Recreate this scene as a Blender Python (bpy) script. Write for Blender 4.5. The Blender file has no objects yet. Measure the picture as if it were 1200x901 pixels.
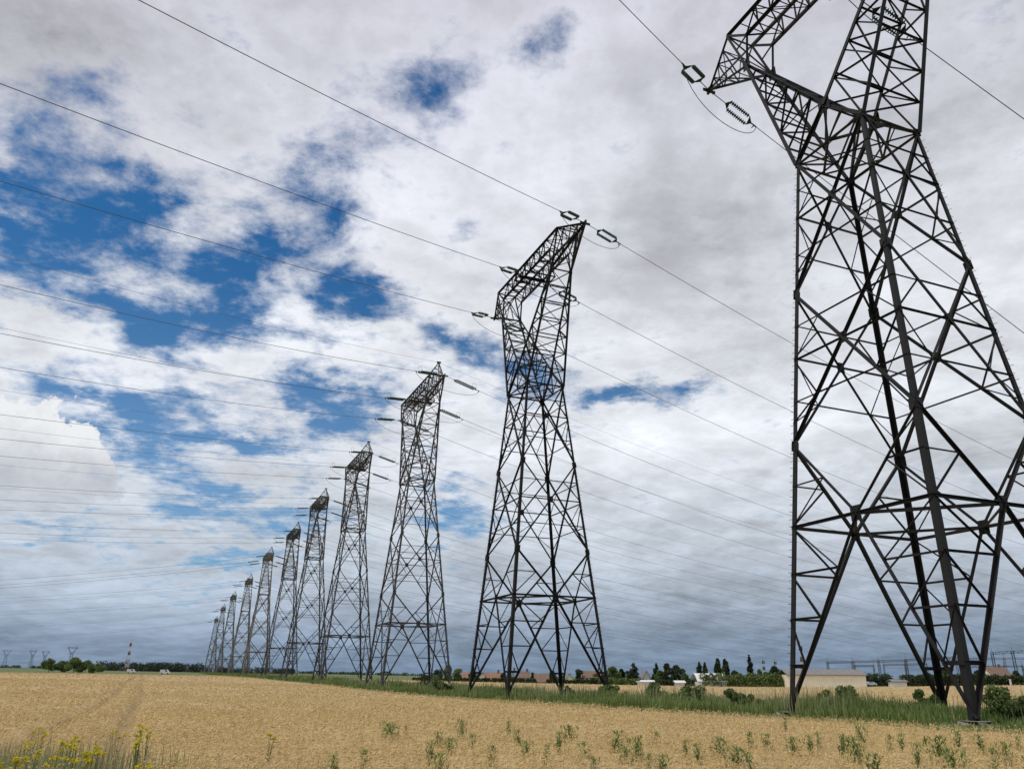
import bpy, math, random
import numpy as np
from mathutils import Vector, Matrix

random.seed(7)
rng = np.random.default_rng(11)
S = bpy.context.scene
COL = S.collection
R = math.radians

# ------------------------------------------------------------------ camera
CAMH = 1.5
cam_data = bpy.data.cameras.new('camera')
cam_data.sensor_width = 36.0
cam_data.lens = 922.0 / 1200.0 * 36.0
cam_data.clip_start = 0.1
cam_data.clip_end = 20000
cam = bpy.data.objects.new('camera', cam_data)
COL.objects.link(cam)
_th, _ro = R(20.708), R(0.33)
_f = Vector((0, math.cos(_th), math.sin(_th)))
_u0 = Vector((0, -math.sin(_th), math.cos(_th)))
_r0 = Vector((1, 0, 0))
_r = _r0 * math.cos(_ro) + _u0 * math.sin(_ro)
_u = _u0 * math.cos(_ro) - _r0 * math.sin(_ro)
cam.matrix_world = Matrix(((_r.x, _u.x, -_f.x, 0), (_r.y, _u.y, -_f.y, 0), (_r.z, _u.z, -_f.z, CAMH), (0, 0, 0, 1)))
S.camera = cam

# ------------------------------------------------------------------ view, sun
S.view_settings.view_transform = 'Standard'
S.view_settings.look = 'None'
S.view_settings.exposure = 0.0
S.view_settings.gamma = 1.0
SUN_EL, SUN_AZ = R(64), R(248)          # azimuth measured clockwise from +Y
sd = bpy.data.lights.new('sun', 'SUN')
sd.energy = 2.0
sd.angle = R(10)
sd.color = (1.0, 0.95, 0.87)
sun = bpy.data.objects.new('sun', sd)
COL.objects.link(sun)
_sv = Vector((math.sin(SUN_AZ) * math.cos(SUN_EL), math.cos(SUN_AZ) * math.cos(SUN_EL), math.sin(SUN_EL)))
sun.rotation_euler = _sv.to_track_quat('Z', 'Y').to_euler()

# ------------------------------------------------------------------ sky with clouds (world directions)
GAPS = [
    (-0.434, 0.777, 0.456, 0.282, 0.163, 0.22),
    (-0.309, 0.900, 0.306, 0.282, 0.119, 0.20),
    (-0.123, 0.750, 0.650, 0.130, 0.087, 0.12),
    (-0.517, 0.677, 0.524, 0.054, 0.054, 0.95),
    (-0.429, 0.741, 0.517, 0.049, 0.035, 0.95),
    (-0.453, 0.762, 0.464, 0.067, 0.037, 0.95),
    (-0.519, 0.723, 0.455, 0.054, 0.033, 0.70),
    (-0.536, 0.744, 0.400, 0.038, 0.027, 0.60),
    (-0.467, 0.785, 0.406, 0.049, 0.020, 0.70),
    (-0.461, 0.652, 0.602, 0.043, 0.027, 0.55),
    (-0.340, 0.832, 0.438, 0.043, 0.049, 1.00),
    (-0.363, 0.841, 0.400, 0.049, 0.024, 0.80),
    (-0.235, 0.782, 0.577, 0.056, 0.060, 0.62),
    (-0.295, 0.822, 0.486, 0.033, 0.020, 0.70),
    (-0.219, 0.830, 0.513, 0.043, 0.033, 0.50),
    (-0.093, 0.743, 0.663, 0.067, 0.046, 0.66),
    (0.052, 0.708, 0.704, 0.030, 0.026, 0.85),
    (-0.022, 0.791, 0.612, 0.033, 0.027, 0.50),
    (-0.196, 0.868, 0.457, 0.054, 0.030, 1.00),
    (-0.242, 0.873, 0.424, 0.033, 0.027, 0.60),
    (-0.092, 0.907, 0.412, 0.049, 0.020, 0.75),
    (-0.212, 0.922, 0.325, 0.056, 0.028, 1.05),
    (-0.267, 0.904, 0.335, 0.027, 0.020, 0.50),
    (-0.044, 0.916, 0.399, 0.024, 0.033, 0.70),
    (0.179, 0.923, 0.339, 0.067, 0.022, 1.00),
    (0.108, 0.937, 0.332, 0.038, 0.015, 0.50),
    (0.027, 0.931, 0.364, 0.054, 0.030, 0.80),
    (-0.069, 0.978, 0.198, 0.039, 0.039, 1.00),
    (-0.389, 0.843, 0.370, 0.043, 0.027, 0.75),
    (-0.473, 0.832, 0.292, 0.049, 0.013, 0.70),
    (-0.402, 0.867, 0.294, 0.054, 0.024, 0.90),
    (-0.388, 0.883, 0.263, 0.033, 0.027, 0.65),
    (-0.468, 0.849, 0.247, 0.054, 0.013, 0.75),
    (-0.305, 0.932, 0.196, 0.103, 0.017, 0.85),
    (-0.317, 0.912, 0.261, 0.065, 0.014, 0.95),
    (-0.324, 0.937, 0.133, 0.070, 0.013, 0.90),
    (-0.477, 0.866, 0.153, 0.065, 0.009, 0.50),
    (-0.361, 0.928, 0.098, 0.087, 0.009, 0.40),
    (-0.428, 0.874, 0.229, 0.065, 0.015, 0.50),
    (-0.191, 0.929, 0.316, 0.033, 0.016, 0.50),
    (-0.310, 0.662, 0.683, 0.022, 0.013, 0.40),
    (0.086, 0.911, 0.403, 0.022, 0.022, 0.40),
    (-0.519, 0.812, 0.267, 0.043, 0.011, 0.60),
    (-0.266, 0.949, 0.171, 0.065, 0.013, 0.50),
]
SHADES = [
    (-0.491, 0.610, 0.622, 0.119, 0.076, -0.22),
    (-0.127, 0.827, 0.548, 0.174, 0.130, 0.10),
    (0.040, 0.803, 0.594, 0.130, 0.098, 0.12),
    (0.267, 0.834, 0.483, 0.130, 0.065, -0.16),
    (0.291, 0.727, 0.622, 0.174, 0.108, -0.02),
    (0.178, 0.847, 0.502, 0.076, 0.043, -0.18),
    (0.212, 0.937, 0.277, 0.130, 0.054, 0.25),
    (0.150, 0.951, 0.270, 0.098, 0.027, 0.20),
    (-0.043, 0.964, 0.261, 0.098, 0.076, 0.12),
    (0.065, 0.985, 0.158, 0.065, 0.027, 0.20),
    (0.451, 0.737, 0.503, 0.130, 0.098, 0.06),
    (-0.339, 0.939, 0.057, 0.141, 0.024, 0.35),
    (-0.425, 0.901, 0.085, 0.130, 0.022, 0.20),
    (-0.479, 0.872, 0.100, 0.108, 0.027, 0.12),
    (0.106, 0.990, 0.097, 0.065, 0.022, 0.10),
    (0.388, 0.917, 0.092, 0.217, 0.065, -0.08),
    (-0.281, 0.870, 0.405, 0.065, 0.043, 0.20),
    (-0.505, 0.805, 0.312, 0.098, 0.043, 0.15),
    (-0.150, 0.913, 0.379, 0.076, 0.043, 0.10),
    (-0.398, 0.855, 0.332, 0.065, 0.027, 0.10),
    (-0.453, 0.881, 0.138, 0.141, 0.043, 0.05),
]
HEAPS = [
    (-0.537, 0.806, 0.248, 0.033, 0.033),
    (-0.512, 0.827, 0.233, 0.046, 0.039),
    (-0.493, 0.844, 0.210, 0.039, 0.041),
    (-0.522, 0.831, 0.194, 0.065, 0.033),
    (-0.537, 0.825, 0.174, 0.026, 0.030),
]


def build_world():
    w = bpy.data.worlds.new('World')
    S.world = w
    w.use_nodes = True
    nt = w.node_tree
    nt.nodes.clear()
    L = nt.links

    def link(val, sock):
        if isinstance(val, bpy.types.NodeSocket):
            L.new(val, sock)
        else:
            sock.default_value = val

    def m(op, a, b=0.0, c=0.0, clamp=False):
        n = nt.nodes.new('ShaderNodeMath'); n.operation = op; n.use_clamp = clamp
        link(a, n.inputs[0]); link(b, n.inputs[1]); link(c, n.inputs[2])
        return n.outputs[0]

    def vm(op, a, b=(0, 0, 0), scale=None):
        n = nt.nodes.new('ShaderNodeVectorMath'); n.operation = op
        link(a, n.inputs[0]); link(b, n.inputs[1])
        if scale is not None: link(scale, n.inputs['Scale'])
        return n.outputs['Value'] if op in ('DOT_PRODUCT', 'LENGTH') else n.outputs['Vector']

    def noise(vec, scale, detail, rough=0.55, col=False, dist=0.0):
        n = nt.nodes.new('ShaderNodeTexNoise')
        L.new(vec, n.inputs['Vector'])
        n.inputs['Scale'].default_value = scale
        n.inputs['Detail'].default_value = detail
        n.inputs['Roughness'].default_value = rough
        n.inputs['Distortion'].default_value = dist
        return n.outputs['Color'] if col else n.outputs['Fac']

    def smooth(v, a, b, lo=0.0, hi=1.0):
        n = nt.nodes.new('ShaderNodeMapRange'); n.interpolation_type = 'SMOOTHSTEP'
        L.new(v, n.inputs['Value'])
        n.inputs['From Min'].default_value = a; n.inputs['From Max'].default_value = b
        n.inputs['To Min'].default_value = lo; n.inputs['To Max'].default_value = hi
        return n.outputs['Result']

    def mix(fac, a, b, mode='MIX'):
        n = nt.nodes.new('ShaderNodeMix'); n.data_type = 'RGBA'; n.blend_type = mode
        link(fac, n.inputs[0]); link(a, n.inputs[6]); link(b, n.inputs[7])
        return n.outputs[2]

    tc = nt.nodes.new('ShaderNodeTexCoord')
    d = vm('NORMALIZE', tc.outputs['Generated'])
    sp = nt.nodes.new('ShaderNodeSeparateXYZ'); L.new(d, sp.inputs[0])
    z = m('MAXIMUM', sp.outputs['Z'], 0.0)
    zz = m('ADD', z, 0.16)
    cb = nt.nodes.new('ShaderNodeCombineXYZ')
    L.new(m('DIVIDE', sp.outputs['X'], zz), cb.inputs[0])
    L.new(m('DIVIDE', sp.outputs['Y'], zz), cb.inputs[1])
    P = cb.outputs[0]                       # flat cloud layer seen in perspective

    # ragged edges: directions are disturbed before the gaps are looked up
    wn = vm('SUBTRACT', noise(P, 1.5, 3, 0.5, True), (0.5, 0.5, 0.5))
    wf = vm('SUBTRACT', noise(P, 5.5, 7, 0.62, True), (0.5, 0.5, 0.5))
    wcoord = vm('ADD', vm('ADD', d, vm('SCALE', wn, scale=WARP[0])), vm('SCALE', wf, scale=WARP[1]))

    def blobs(coord, table):
        tot = None
        for row in table:
            c, rx, ry, wgt = row[:3], row[3], row[4], row[5]
            dl = vm('MULTIPLY', vm('SUBTRACT', coord, c), (1 / rx, 1 / rx, 1 / ry))
            e = m('EXPONENT', m('MULTIPLY', vm('DOT_PRODUCT', dl, dl), -0.8))
            tot = m('MULTIPLY', e, wgt) if tot is None else m('MULTIPLY_ADD', e, wgt, tot)
        return tot

    fbm = noise(P, 5.5, 9, 0.62, dist=0.25)
    fine = noise(P, 15.0, 8, 0.66)
    G = blobs(wcoord, GAPS)
    F = m('ADD', m('MULTIPLY_ADD', m('MINIMUM', G, 1.0), 1.15, -0.48), m('MULTIPLY', m('SUBTRACT', fbm, 0.5), 2.7))
    F = m('ADD', F, m('MULTIPLY', m('SUBTRACT', fine, 0.5), 1.5))
    gapm = smooth(F, -0.27, 0.84)
    rim = smooth(F, -0.75, -0.15)

    # cloud deck tone by height above the horizon: dark rain base low down, bright in the middle
    ramp = nt.nodes.new('ShaderNodeValToRGB')
    L.new(z, ramp.inputs[0])
    cr = ramp.color_ramp
    while len(cr.elements) > 1: cr.elements.remove(cr.elements[0])
    for i, (p, c) in enumerate(DECK):
        e = cr.elements[0] if i == 0 else cr.elements.new(p)
        e.position = p; e.color = (*c, 1)
    tone = blobs(vm('ADD', d, vm('SCALE', wn, scale=0.10)), SHADES)
    n1 = m('SUBTRACT', noise(P, 1.7, 7, 0.58, dist=0.4), 0.5)
    n2 = m('SUBTRACT', noise(P, 7.0, 8, 0.62), 0.5)
    bright = m('ADD', m('ADD', 1.0, m('MULTIPLY', tone, 0.9)), m('ADD', m('MULTIPLY', n1, 1.0), m('MULTIPLY_ADD', rim, 0.13, m('MULTIPLY', n2, 0.6))))
    cloud = vm('SCALE', ramp.outputs[0], scale=m('MAXIMUM', bright, 0.3))

    sky = nt.nodes.new('ShaderNodeTexSky'); sky.sky_type = 'NISHITA'
    sky.sun_disc = False
    sky.sun_elevation = SUN_EL; sky.sun_rotation = SUN_AZ
    sky.air_density = 1.0; sky.dust_density = 0.6; sky.ozone_density = 2.0
    blue = mix(1.0, vm('SCALE', sky.outputs[0], scale=SKYS), (*SKYT, 1), 'MULTIPLY')
    # thin veil keeps the lower gaps pale
    blue = mix(smooth(z, 0.05, 0.50, 0.34, 0.0), blue, (0.50, 0.68, 0.88, 1))
    colr = mix(gapm, cloud, blue)

    # one heaped cumulus low on the left
    hc = vm('ADD', d, vm('SCALE', vm('SUBTRACT', noise(d, 38.0, 5, 0.62, True), (0.5, 0.5, 0.5)), scale=0.10))
    hsum = blobs(hc, [(*h, 1.0) for h in HEAPS])
    hm = smooth(hsum, 0.40, 0.60)
    hsh = smooth(z, 0.175, 0.27)
    hn = m('MULTIPLY', m('SUBTRACT', noise(d, 34.0, 7, 0.62), 0.5), 1.1)
    hcol = mix(m('ADD', hsh, hn, clamp=True), (0.40, 0.43, 0.49, 1), (0.86, 0.88, 0.90, 1))
    colr = mix(m('MULTIPLY', hm, smooth(z, 0.16, 0.235)), colr, hcol)

    bg = nt.nodes.new('ShaderNodeBackground')
    L.new(vm('SCALE', colr, scale=10.0), bg.inputs[0])
    bg.inputs[1].default_value = 0.1
    out = nt.nodes.new('ShaderNodeOutputWorld')
    L.new(bg.outputs[0], out.inputs[0])

WARP = (0.08, 0.10)
SKYS = 0.10
SKYT = (0.20, 0.60, 0.88)
DECK = [(0.0, (.155, .225, .325)), (0.05, (.235, .30, .395)), (0.10, (.40, .46, .545)), (0.17, (.54, .59, .655)),
        (0.28, (.64, .665, .715)), (0.42, (.67, .69, .735)), (0.60, (.62, .63, .695)), (0.75, (.56, .565, .635))]
build_world()

# ------------------------------------------------------------------ helpers
def tag(o, label=None, cat=None, group=None, kind=None):
    if label: o['label'] = label
    if cat: o['category'] = cat
    if group: o['group'] = group
    if kind: o['kind'] = kind
    return o

def empty(name, loc=(0, 0, 0), rz=0.0):
    o = bpy.data.objects.new(name, None)
    COL.objects.link(o); o.location = loc; o.rotation_euler = (0, 0, rz); o.empty_display_size = 0.3
    return o

class MB:
    """collects polygons for one mesh object"""
    def __init__(s): s.v = []; s.f = []
    def add(s, verts, faces):
        n = len(s.v); s.v += [tuple(p) for p in verts]; s.f += [tuple(i + n for i in f) for f in faces]
    def box(s, x0, x1, y0, y1, z0, z1):
        s.add([(x, y, z) for z in (z0, z1) for y in (y0, y1) for x in (x0, x1)],
              [(0, 2, 3, 1), (4, 5, 7, 6), (0, 1, 5, 4), (2, 6, 7, 3), (0, 4, 6, 2), (1, 3, 7, 5)])
    def angle(s, p, q, w, ref=(0, 0, 1), t=None):
        """steel angle (L section) from p to q"""
        p, q = Vector(p), Vector(q); ax = (q - p)
        if ax.length < 1e-4: return
        ax.normalize(); ref = Vector(ref)
        a = ref - ax * ref.dot(ax)
        if a.length < 1e-3: a = Vector((1, 0, 0)) - ax * ax.x
        a.normalize(); b = ax.cross(a); t = t or w * 0.16
        pr = [(-w / 2, -w / 2), (w / 2, -w / 2), (w / 2, -w / 2 + t), (-w / 2 + t, -w / 2 + t), (-w / 2 + t, w / 2), (-w / 2, w / 2)]
        s.add([e + a * x + b * y for e in (p, q) for x, y in pr],
              [(i, (i + 1) % 6, (i + 1) % 6 + 6, i + 6) for i in range(6)] + [(5, 4, 3, 2, 1, 0), (6, 7, 8, 9, 10, 11)])
    def bar(s, p, q, w, h=None, ref=(0, 0, 1)):
        p, q = Vector(p), Vector(q); ax = (q - p).normalized(); ref = Vector(ref); h = h or w
        a = ref - ax * ref.dot(ax)
        if a.length < 1e-3: a = Vector((1, 0, 0)) - ax * ax.x
        a.normalize(); b = ax.cross(a)
        s.add([e + a * (x * w / 2) + b * (y * h / 2) for e in (p, q) for x, y in ((-1, -1), (1, -1), (1, 1), (-1, 1))],
              [(0, 1, 5, 4), (1, 2, 6, 5), (2, 3, 7, 6), (3, 0, 4, 7), (3, 2, 1, 0), (4, 5, 6, 7)])
    def tube(s, pts, r, n=6, taper=None):
        pts = [Vector(p) for p in pts]; base = len(s.v); k = len(pts)
        for i, p in enumerate(pts):
            ax = (pts[min(i + 1, k - 1)] - pts[max(i - 1, 0)]).normalized()
            a = Vector((0, 0, 1)) - ax * ax.z
            if a.length < 1e-3: a = Vector((1, 0, 0)) - ax * ax.x
            a.normalize(); b = ax.cross(a)
            rr = taper[i] if taper else r
            s.v += [tuple(p + a * (math.cos(2 * math.pi * j / n) * rr) + b * (math.sin(2 * math.pi * j / n) * rr)) for j in range(n)]
        for i in range(k - 1):
            for j in range(n):
                s.f.append((base + i * n + j, base + i * n + (j + 1) % n, base + (i + 1) * n + (j + 1) % n, base + (i + 1) * n + j))
        s.f.append(tuple(base + j for j in range(n))[::-1]); s.f.append(tuple(base + (k - 1) * n + j for j in range(n)))
    def lathe_x(s, prof, n=10, off=(0, 0, 0)):
        """profile (x, r) turned about the X axis"""
        base = len(s.v); k = len(prof)
        for x, r in prof:
            s.v += [(x + off[0], math.cos(2 * math.pi * j / n) * r + off[1], math.sin(2 * math.pi * j / n) * r + off[2]) for j in range(n)]
        for i in range(k - 1):
            for j in range(n):
                s.f.append((base + i * n + j, base + (i + 1) * n + j, base + (i + 1) * n + (j + 1) % n, base + i * n + (j + 1) % n))
    def mesh(s, name, mat, smooth=False):
        me = bpy.data.meshes.new(name); me.from_pydata(s.v, [], s.f); me.materials.append(mat)
        if smooth: me.polygons.foreach_set('use_smooth', [True] * len(me.polygons))
        me.update(); return me
    def build(s, name, mat, parent=None, smooth=False, loc=None):
        o = bpy.data.objects.new(name, s.mesh(name, mat, smooth)); COL.objects.link(o)
        if parent: o.parent = parent
        if loc: o.location = loc
        return o

def copy_tree(o, parent=None):
    c = o.copy(); COL.objects.link(c); c.parent = parent
    for ch in list(o.children): copy_tree(ch, c)
    return c

def np_mesh(name, verts, faces_quads, mat, parent=None):
    """fast mesh from an (n,3) array and an (m,4) array of quads (m,3 for triangles)"""
    me = bpy.data.meshes.new(name)
    nv, nf, k = len(verts), len(faces_quads), faces_quads.shape[1]
    me.vertices.add(nv); me.vertices.foreach_set('co', np.ascontiguousarray(verts, dtype=np.float32).ravel())
    me.loops.add(nf * k); me.loops.foreach_set('vertex_index', np.ascontiguousarray(faces_quads, dtype=np.int32).ravel())
    me.polygons.add(nf); me.polygons.foreach_set('loop_start', np.arange(nf, dtype=np.int32) * k)
    me.materials.append(mat); me.update(calc_edges=True)
    o = bpy.data.objects.new(name, me); COL.objects.link(o)
    if parent: o.parent = parent
    return o

# ------------------------------------------------------------------ materials
def mat(name, base, rough=0.7, metal=0.0, vary=0.0, scale=4.0, island=None, base2=None, bump=0.0, coat=0.0, trans=0.0, detail=5, spec=0.4):
    """principled material with noise mottling; island = list of colours picked per loose piece"""
    m = bpy.data.materials.new(name); m.use_nodes = True
    nt = m.node_tree; b = nt.nodes['Principled BSDF']
    b.inputs['Roughness'].default_value = rough; b.inputs['Metallic'].default_value = metal; b.inputs['Specular IOR Level'].default_value = spec
    geo = nt.nodes.new('ShaderNodeNewGeometry')
    tc = nt.nodes.new('ShaderNodeTexCoord')
    n = nt.nodes.new('ShaderNodeTexNoise'); n.inputs['Scale'].default_value = scale; n.inputs['Detail'].default_value = detail
    n.inputs['Roughness'].default_value = 0.6
    nt.links.new(tc.outputs['Object'], n.inputs['Vector'])
    r = nt.nodes.new('ShaderNodeValToRGB')
    b2 = base2 or tuple(c * (1 - vary) for c in base)
    r.color_ramp.elements[0].position = 0.35; r.color_ramp.elements[1].position = 0.68
    r.color_ramp.elements[0].color = (*b2, 1); r.color_ramp.elements[1].color = (*base, 1)
    nt.links.new(n.outputs['Fac'], r.inputs[0])
    col = r.outputs[0]
    if island:
        ir = nt.nodes.new('ShaderNodeValToRGB'); ir.color_ramp.interpolation = 'LINEAR'
        els = ir.color_ramp.elements
        for i, c in enumerate(island):
            p = i / (len(island) - 1)
            if i == 0: els[0].position = 0; els[0].color = (*c, 1)
            elif i == len(island) - 1: els[-1].position = 1; els[-1].color = (*c, 1)
            else: e = els.new(p); e.color = (*c, 1)
        nt.links.new(geo.outputs['Random Per Island'], ir.inputs[0])
        mx = nt.nodes.new('ShaderNodeMix'); mx.data_type = 'RGBA'; mx.inputs[0].default_value = 0.72
        nt.links.new(col, mx.inputs[6]); nt.links.new(ir.outputs[0], mx.inputs[7]); col = mx.outputs[2]
    nt.links.new(col, b.inputs['Base Color'])
    if bump:
        bp = nt.nodes.new('ShaderNodeBump'); bp.inputs['Strength'].default_value = bump; bp.inputs['Distance'].default_value = 0.05
        nt.links.new(n.outputs['Fac'], bp.inputs['Height']); nt.links.new(bp.outputs[0], b.inputs['Normal'])
    if trans:
        out = nt.nodes['Material Output']; tl = nt.nodes.new('ShaderNodeBsdfTranslucent'); ms = nt.nodes.new('ShaderNodeMixShader')
        ms.inputs[0].default_value = trans
        nt.links.new(col, tl.inputs[0]); nt.links.new(b.outputs[0], ms.inputs[1]); nt.links.new(tl.outputs[0], ms.inputs[2])
        nt.links.new(ms.outputs[0], out.inputs[0])
    return m

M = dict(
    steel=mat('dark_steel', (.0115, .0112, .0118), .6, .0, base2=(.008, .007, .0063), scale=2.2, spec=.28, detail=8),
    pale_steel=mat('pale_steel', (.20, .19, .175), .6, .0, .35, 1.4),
    hazed_steel=mat('hazed_steel', (.072, .072, .074), .6, .0, .4, 1.4),  # base colour lightened to stand in for haze on the farther pylons
    wire=mat('conductor_aluminium', (.085, .085, .09), .55, .0, .2, 3),
    glass=mat('green_glass', (.02, .085, .06), .18, .0, .3, 6),
    concrete=mat('concrete', (.30, .28, .25), .9, .0, .3, 6, bump=.3),
    soil=mat('soil', (.34, .235, .105), .95, .0, base2=(.20, .14, .065), scale=.9, bump=.3, detail=8),
    straw=mat('straw_sheet', (.52, .38, .18), .9, .0, base2=(.28, .195, .085), scale=.9, bump=.6, detail=9),
    wheat=mat('ripe_wheat', (.78, .59, .275), .7, .0, base2=(.52, .38, .17), scale=.35,
              island=[(.25, .17, .07), (.66, .49, .21), (.81, .62, .295), (.90, .75, .43), (.48, .34, .135), (.77, .59, .285)], trans=.25),
    weeds=mat('weed_leaves', (.19, .255, .065), .6, .0, base2=(.06, .11, .022), scale=.3,
              island=[(.05, .095, .018), (.125, .195, .042), (.20, .265, .065), (.30, .30, .12), (.09, .155, .035), (.17, .22, .06)], trans=.3),
    weedgreen=mat('fresh_weed', (.13, .22, .045), .6, .0, base2=(.09, .15, .03), scale=3, island=[(.07, .12, .025), (.13, .22, .045), (.20, .27, .07)], trans=.35),
    drygrass=mat('dry_grass', (.30, .31, .16), .7, .0, base2=(.13, .15, .06), scale=.6,
                 island=[(.14, .18, .06), (.28, .30, .14), (.42, .39, .23), (.19, .24, .09)], trans=.3),
    yellow=mat('yellow_petals', (.62, .52, .03), .6, .0, island=[(.50, .42, .02), (.70, .60, .05), (.40, .42, .06)], trans=.3),
    stem=mat('green_stem', (.12, .16, .05), .6, .0, .3, 5),
    bark=mat('bark', (.09, .07, .05), .9, .0, .4, 3),
    leaf_dark=mat('dark_leaves', (.034, .055, .018), .65, .0, island=[(.02, .034, .013), (.045, .07, .024), (.065, .095, .03)], base2=(.028, .045, .018), scale=.3, trans=.2),
    leaf_mid=mat('green_leaves', (.15, .21, .06), .65, .0, island=[(.07, .11, .03), (.13, .19, .05), (.19, .25, .075)], base2=(.045, .075, .022), scale=.3, trans=.2),
    needle=mat('dark_needles', (.024, .040, .022), .7, .0, island=[(.014, .024, .014), (.03, .048, .026)], scale=.3, trans=.1),
    meadow=mat('meadow_grass', (.13, .15, .05), .95, .0, base2=(.07, .105, .03), scale=.02, bump=.2, detail=9),
    cream=mat('cream_render', (.86, .81, .64), .85, .0, .12, .6),
    white=mat('white_paint', (.72, .72, .70), .6, .0, .12, .8),
    greyroof=mat('grey_sheet_roof', (.22, .21, .20), .7, .0, .2, .8),
    redroof=mat('red_tile_roof', (.30, .165, .11), .85, .0, .35, 1.2),
    brownroof=mat('brown_tile_roof', (.21, .135, .10), .85, .0, .35, 1.2),
    glasspane=mat('window_glass', (.03, .035, .04), .1, .0, .2, 2),
    redpaint=mat('red_paint', (.40, .13, .11), .6, .0, .2, 1),
    bluepaint=mat('pale_blue_paint', (.42, .52, .58), .35, .0, .1, 1),
    rubber=mat('rubber', (.02, .02, .02), .9, .0, .2, 3),
    gantry=mat('gantry_steel', (.10, .11, .125), .6, .0, .3, 1.5),
)

# ------------------------------------------------------------------ terrain
ROW_A = R(23.156)                                   # the pylon row recedes to the left of straight ahead
NU = Vector((math.sin(ROW_A), -math.cos(ROW_A), 0))  # along the row, towards the camera end
NV = Vector((math.cos(ROW_A), math.sin(ROW_A), 0))   # across the row, away to the right
POS = [(21.93, 41.78), (2.74, 87.19), (-16.51, 134.77), (-37.21, 185.45), (-58.34, 236.29), (-80.73, 292.73),
       (-107.9, 354.36), (-147.74, 454.75), (-189.36, 554.23), (-234.42, 665.31), (-292.3, 814.27)]

def _sp(q, k): return np.log1p(np.exp(np.clip(q / k, -30, 30))) * k
def terr(x, y):
    x = np.asarray(x, float); y = np.asarray(y, float)
    q = y * .6 - x * 1.1 - 70
    return (7 * (1 - np.exp(-_sp(q, 20.) / 430)) + .012 * np.minimum(_sp(q - 500, 60.), 4000)
            + .017 * np.minimum(_sp(x - 80, 20.), 600))
def tz(x, y): return float(terr(x, y))

_px = np.array([p[0] for p in POS]); _py = np.array([p[1] for p in POS])
def row_dist(x, y):
    """signed distance from the line of pylons, negative on the camera side"""
    x = np.asarray(x, float); y = np.asarray(y, float)
    xr = np.interp(y, _py, _px)
    xr = np.where(y < _py[0], _px[0] + (_py[0] - y) * .4227, xr)
    return (x - xr) * math.cos(ROW_A)
def wob(x, y): return 1.1 * np.sin(x * .31 + y * .17) + .7 * np.sin(x * .83 - y * .41 + 1.3) + .4 * np.sin(y * 1.3 + x * .9)
def in_near(x, y): return (row_dist(x, y) + .6 * wob(x, y) < -7.5) & (y < 430 + 0 * x) & (x > -420)
def in_far(x, y): return (row_dist(x, y) + .6 * wob(x + 9, y) > 7.5) & (y < 302 + np.maximum(0, -x) * .8) & (y > -60) & (x < 330)
def field(x, y): return in_near(x, y) | in_far(x, y)
def gz(x, y): return terr(x, y) - .06 - .72 * field(x, y)

def ground_sheet():
    ys = np.concatenate([-np.geomspace(4000, 30, 14), np.linspace(-24, 2, 8), np.geomspace(3, 500, 150), np.geomspace(520, 12000, 40)])
    ts = np.linspace(-1, 1, 161); ts = np.sign(ts) * (np.abs(ts) * .35 + .65 * np.abs(ts) ** 3)
    w = np.maximum(60, np.abs(ys) * 2.6 + 40)
    X = ts[None, :] * w[:, None]; Y = np.repeat(ys[:, None], len(ts), 1)
    Z = gz(X, Y)
    V = np.stack([X, Y, Z], -1).reshape(-1, 3)
    ny, nx = X.shape
    i = np.arange((ny - 1) * nx).reshape(ny - 1, nx)[:, :-1].ravel()
    F = np.stack([i, i + 1, i + nx + 1, i + nx], 1)
    o = np_mesh('ground', V, F, M['meadow']); tag(o, kind='structure')
ground_sheet()

# ------------------------------------------------------------------ lattice pylon
HBU, HBV, HWU, HWV, ZW = 5.406, 5.648, 2.773, 2.31, 33.495
Z1, Z2, Z3 = 24.046, 14.383, 9.663
UE, VB, ZBT, UK, ZK, UI, ZBI, UT, ZT = 8.961, 1.252, 50.386, 7.274, 46.041, 6.884, 48.62, 13.293, 48.838
HC, ZC = 2.167, 36.268
SG = {'N': (1, -1), 'R': (1, 1), 'L': (-1, -1), 'B': (-1, 1)}
FACES = [('L', 'N'), ('B', 'R'), ('L', 'B'), ('N', 'R')]
def leg_pt(k, z):
    a, b = SG[k]; t = z / ZW
    return Vector((a * (HBU + (HWU - HBU) * t), b * (HBV + (HWV - HBV) * t), z))
def kn(k): a, b = SG[k]; return Vector((a * UK, b * VB, ZK))
def bt(k): a, b = SG[k]; return Vector((a * UE, b * VB, ZBT))
def ib(k): a, b = SG[k]; return Vector((a * UI, b * VB, ZBI))
def lerp(p, q, t): return Vector(p) * (1 - t) + Vector(q) * t

def zigzag(mb, a0, a1, b0, b1, n, w, rungs=True, ref=(0, 0, 1), cross=False):
    """lacing between chords a0-a1 and b0-b1"""
    for i in range(n):
        t0, t1 = i / n, (i + 1) / n
        p, q = (lerp(a0, a1, t0), lerp(b0, b1, t1)) if i % 2 == 0 else (lerp(b0, b1, t0), lerp(a0, a1, t1))
        mb.angle(p, q, w, ref)
        if cross:
            p, q = (lerp(b0, b1, t0), lerp(a0, a1, t1)) if i % 2 == 0 else (lerp(a0, a1, t0), lerp(b0, b1, t1))
            mb.angle(p, q, w, ref)
        if rungs and i: mb.angle(lerp(a0, a1, t0), lerp(b0, b1, t0), w, ref)

def plate(mb, c, nrm, s, up=(0, 0, 1)):
    """gusset plate lying in the plane with normal nrm"""
    c, nrm = Vector(c), Vector(nrm).normalized(); up = Vector(up); a = (up - nrm * up.dot(nrm)).normalized()
    mb.bar(c - a * s * .6, c + a * s * .6, .035, s, nrm)

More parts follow.
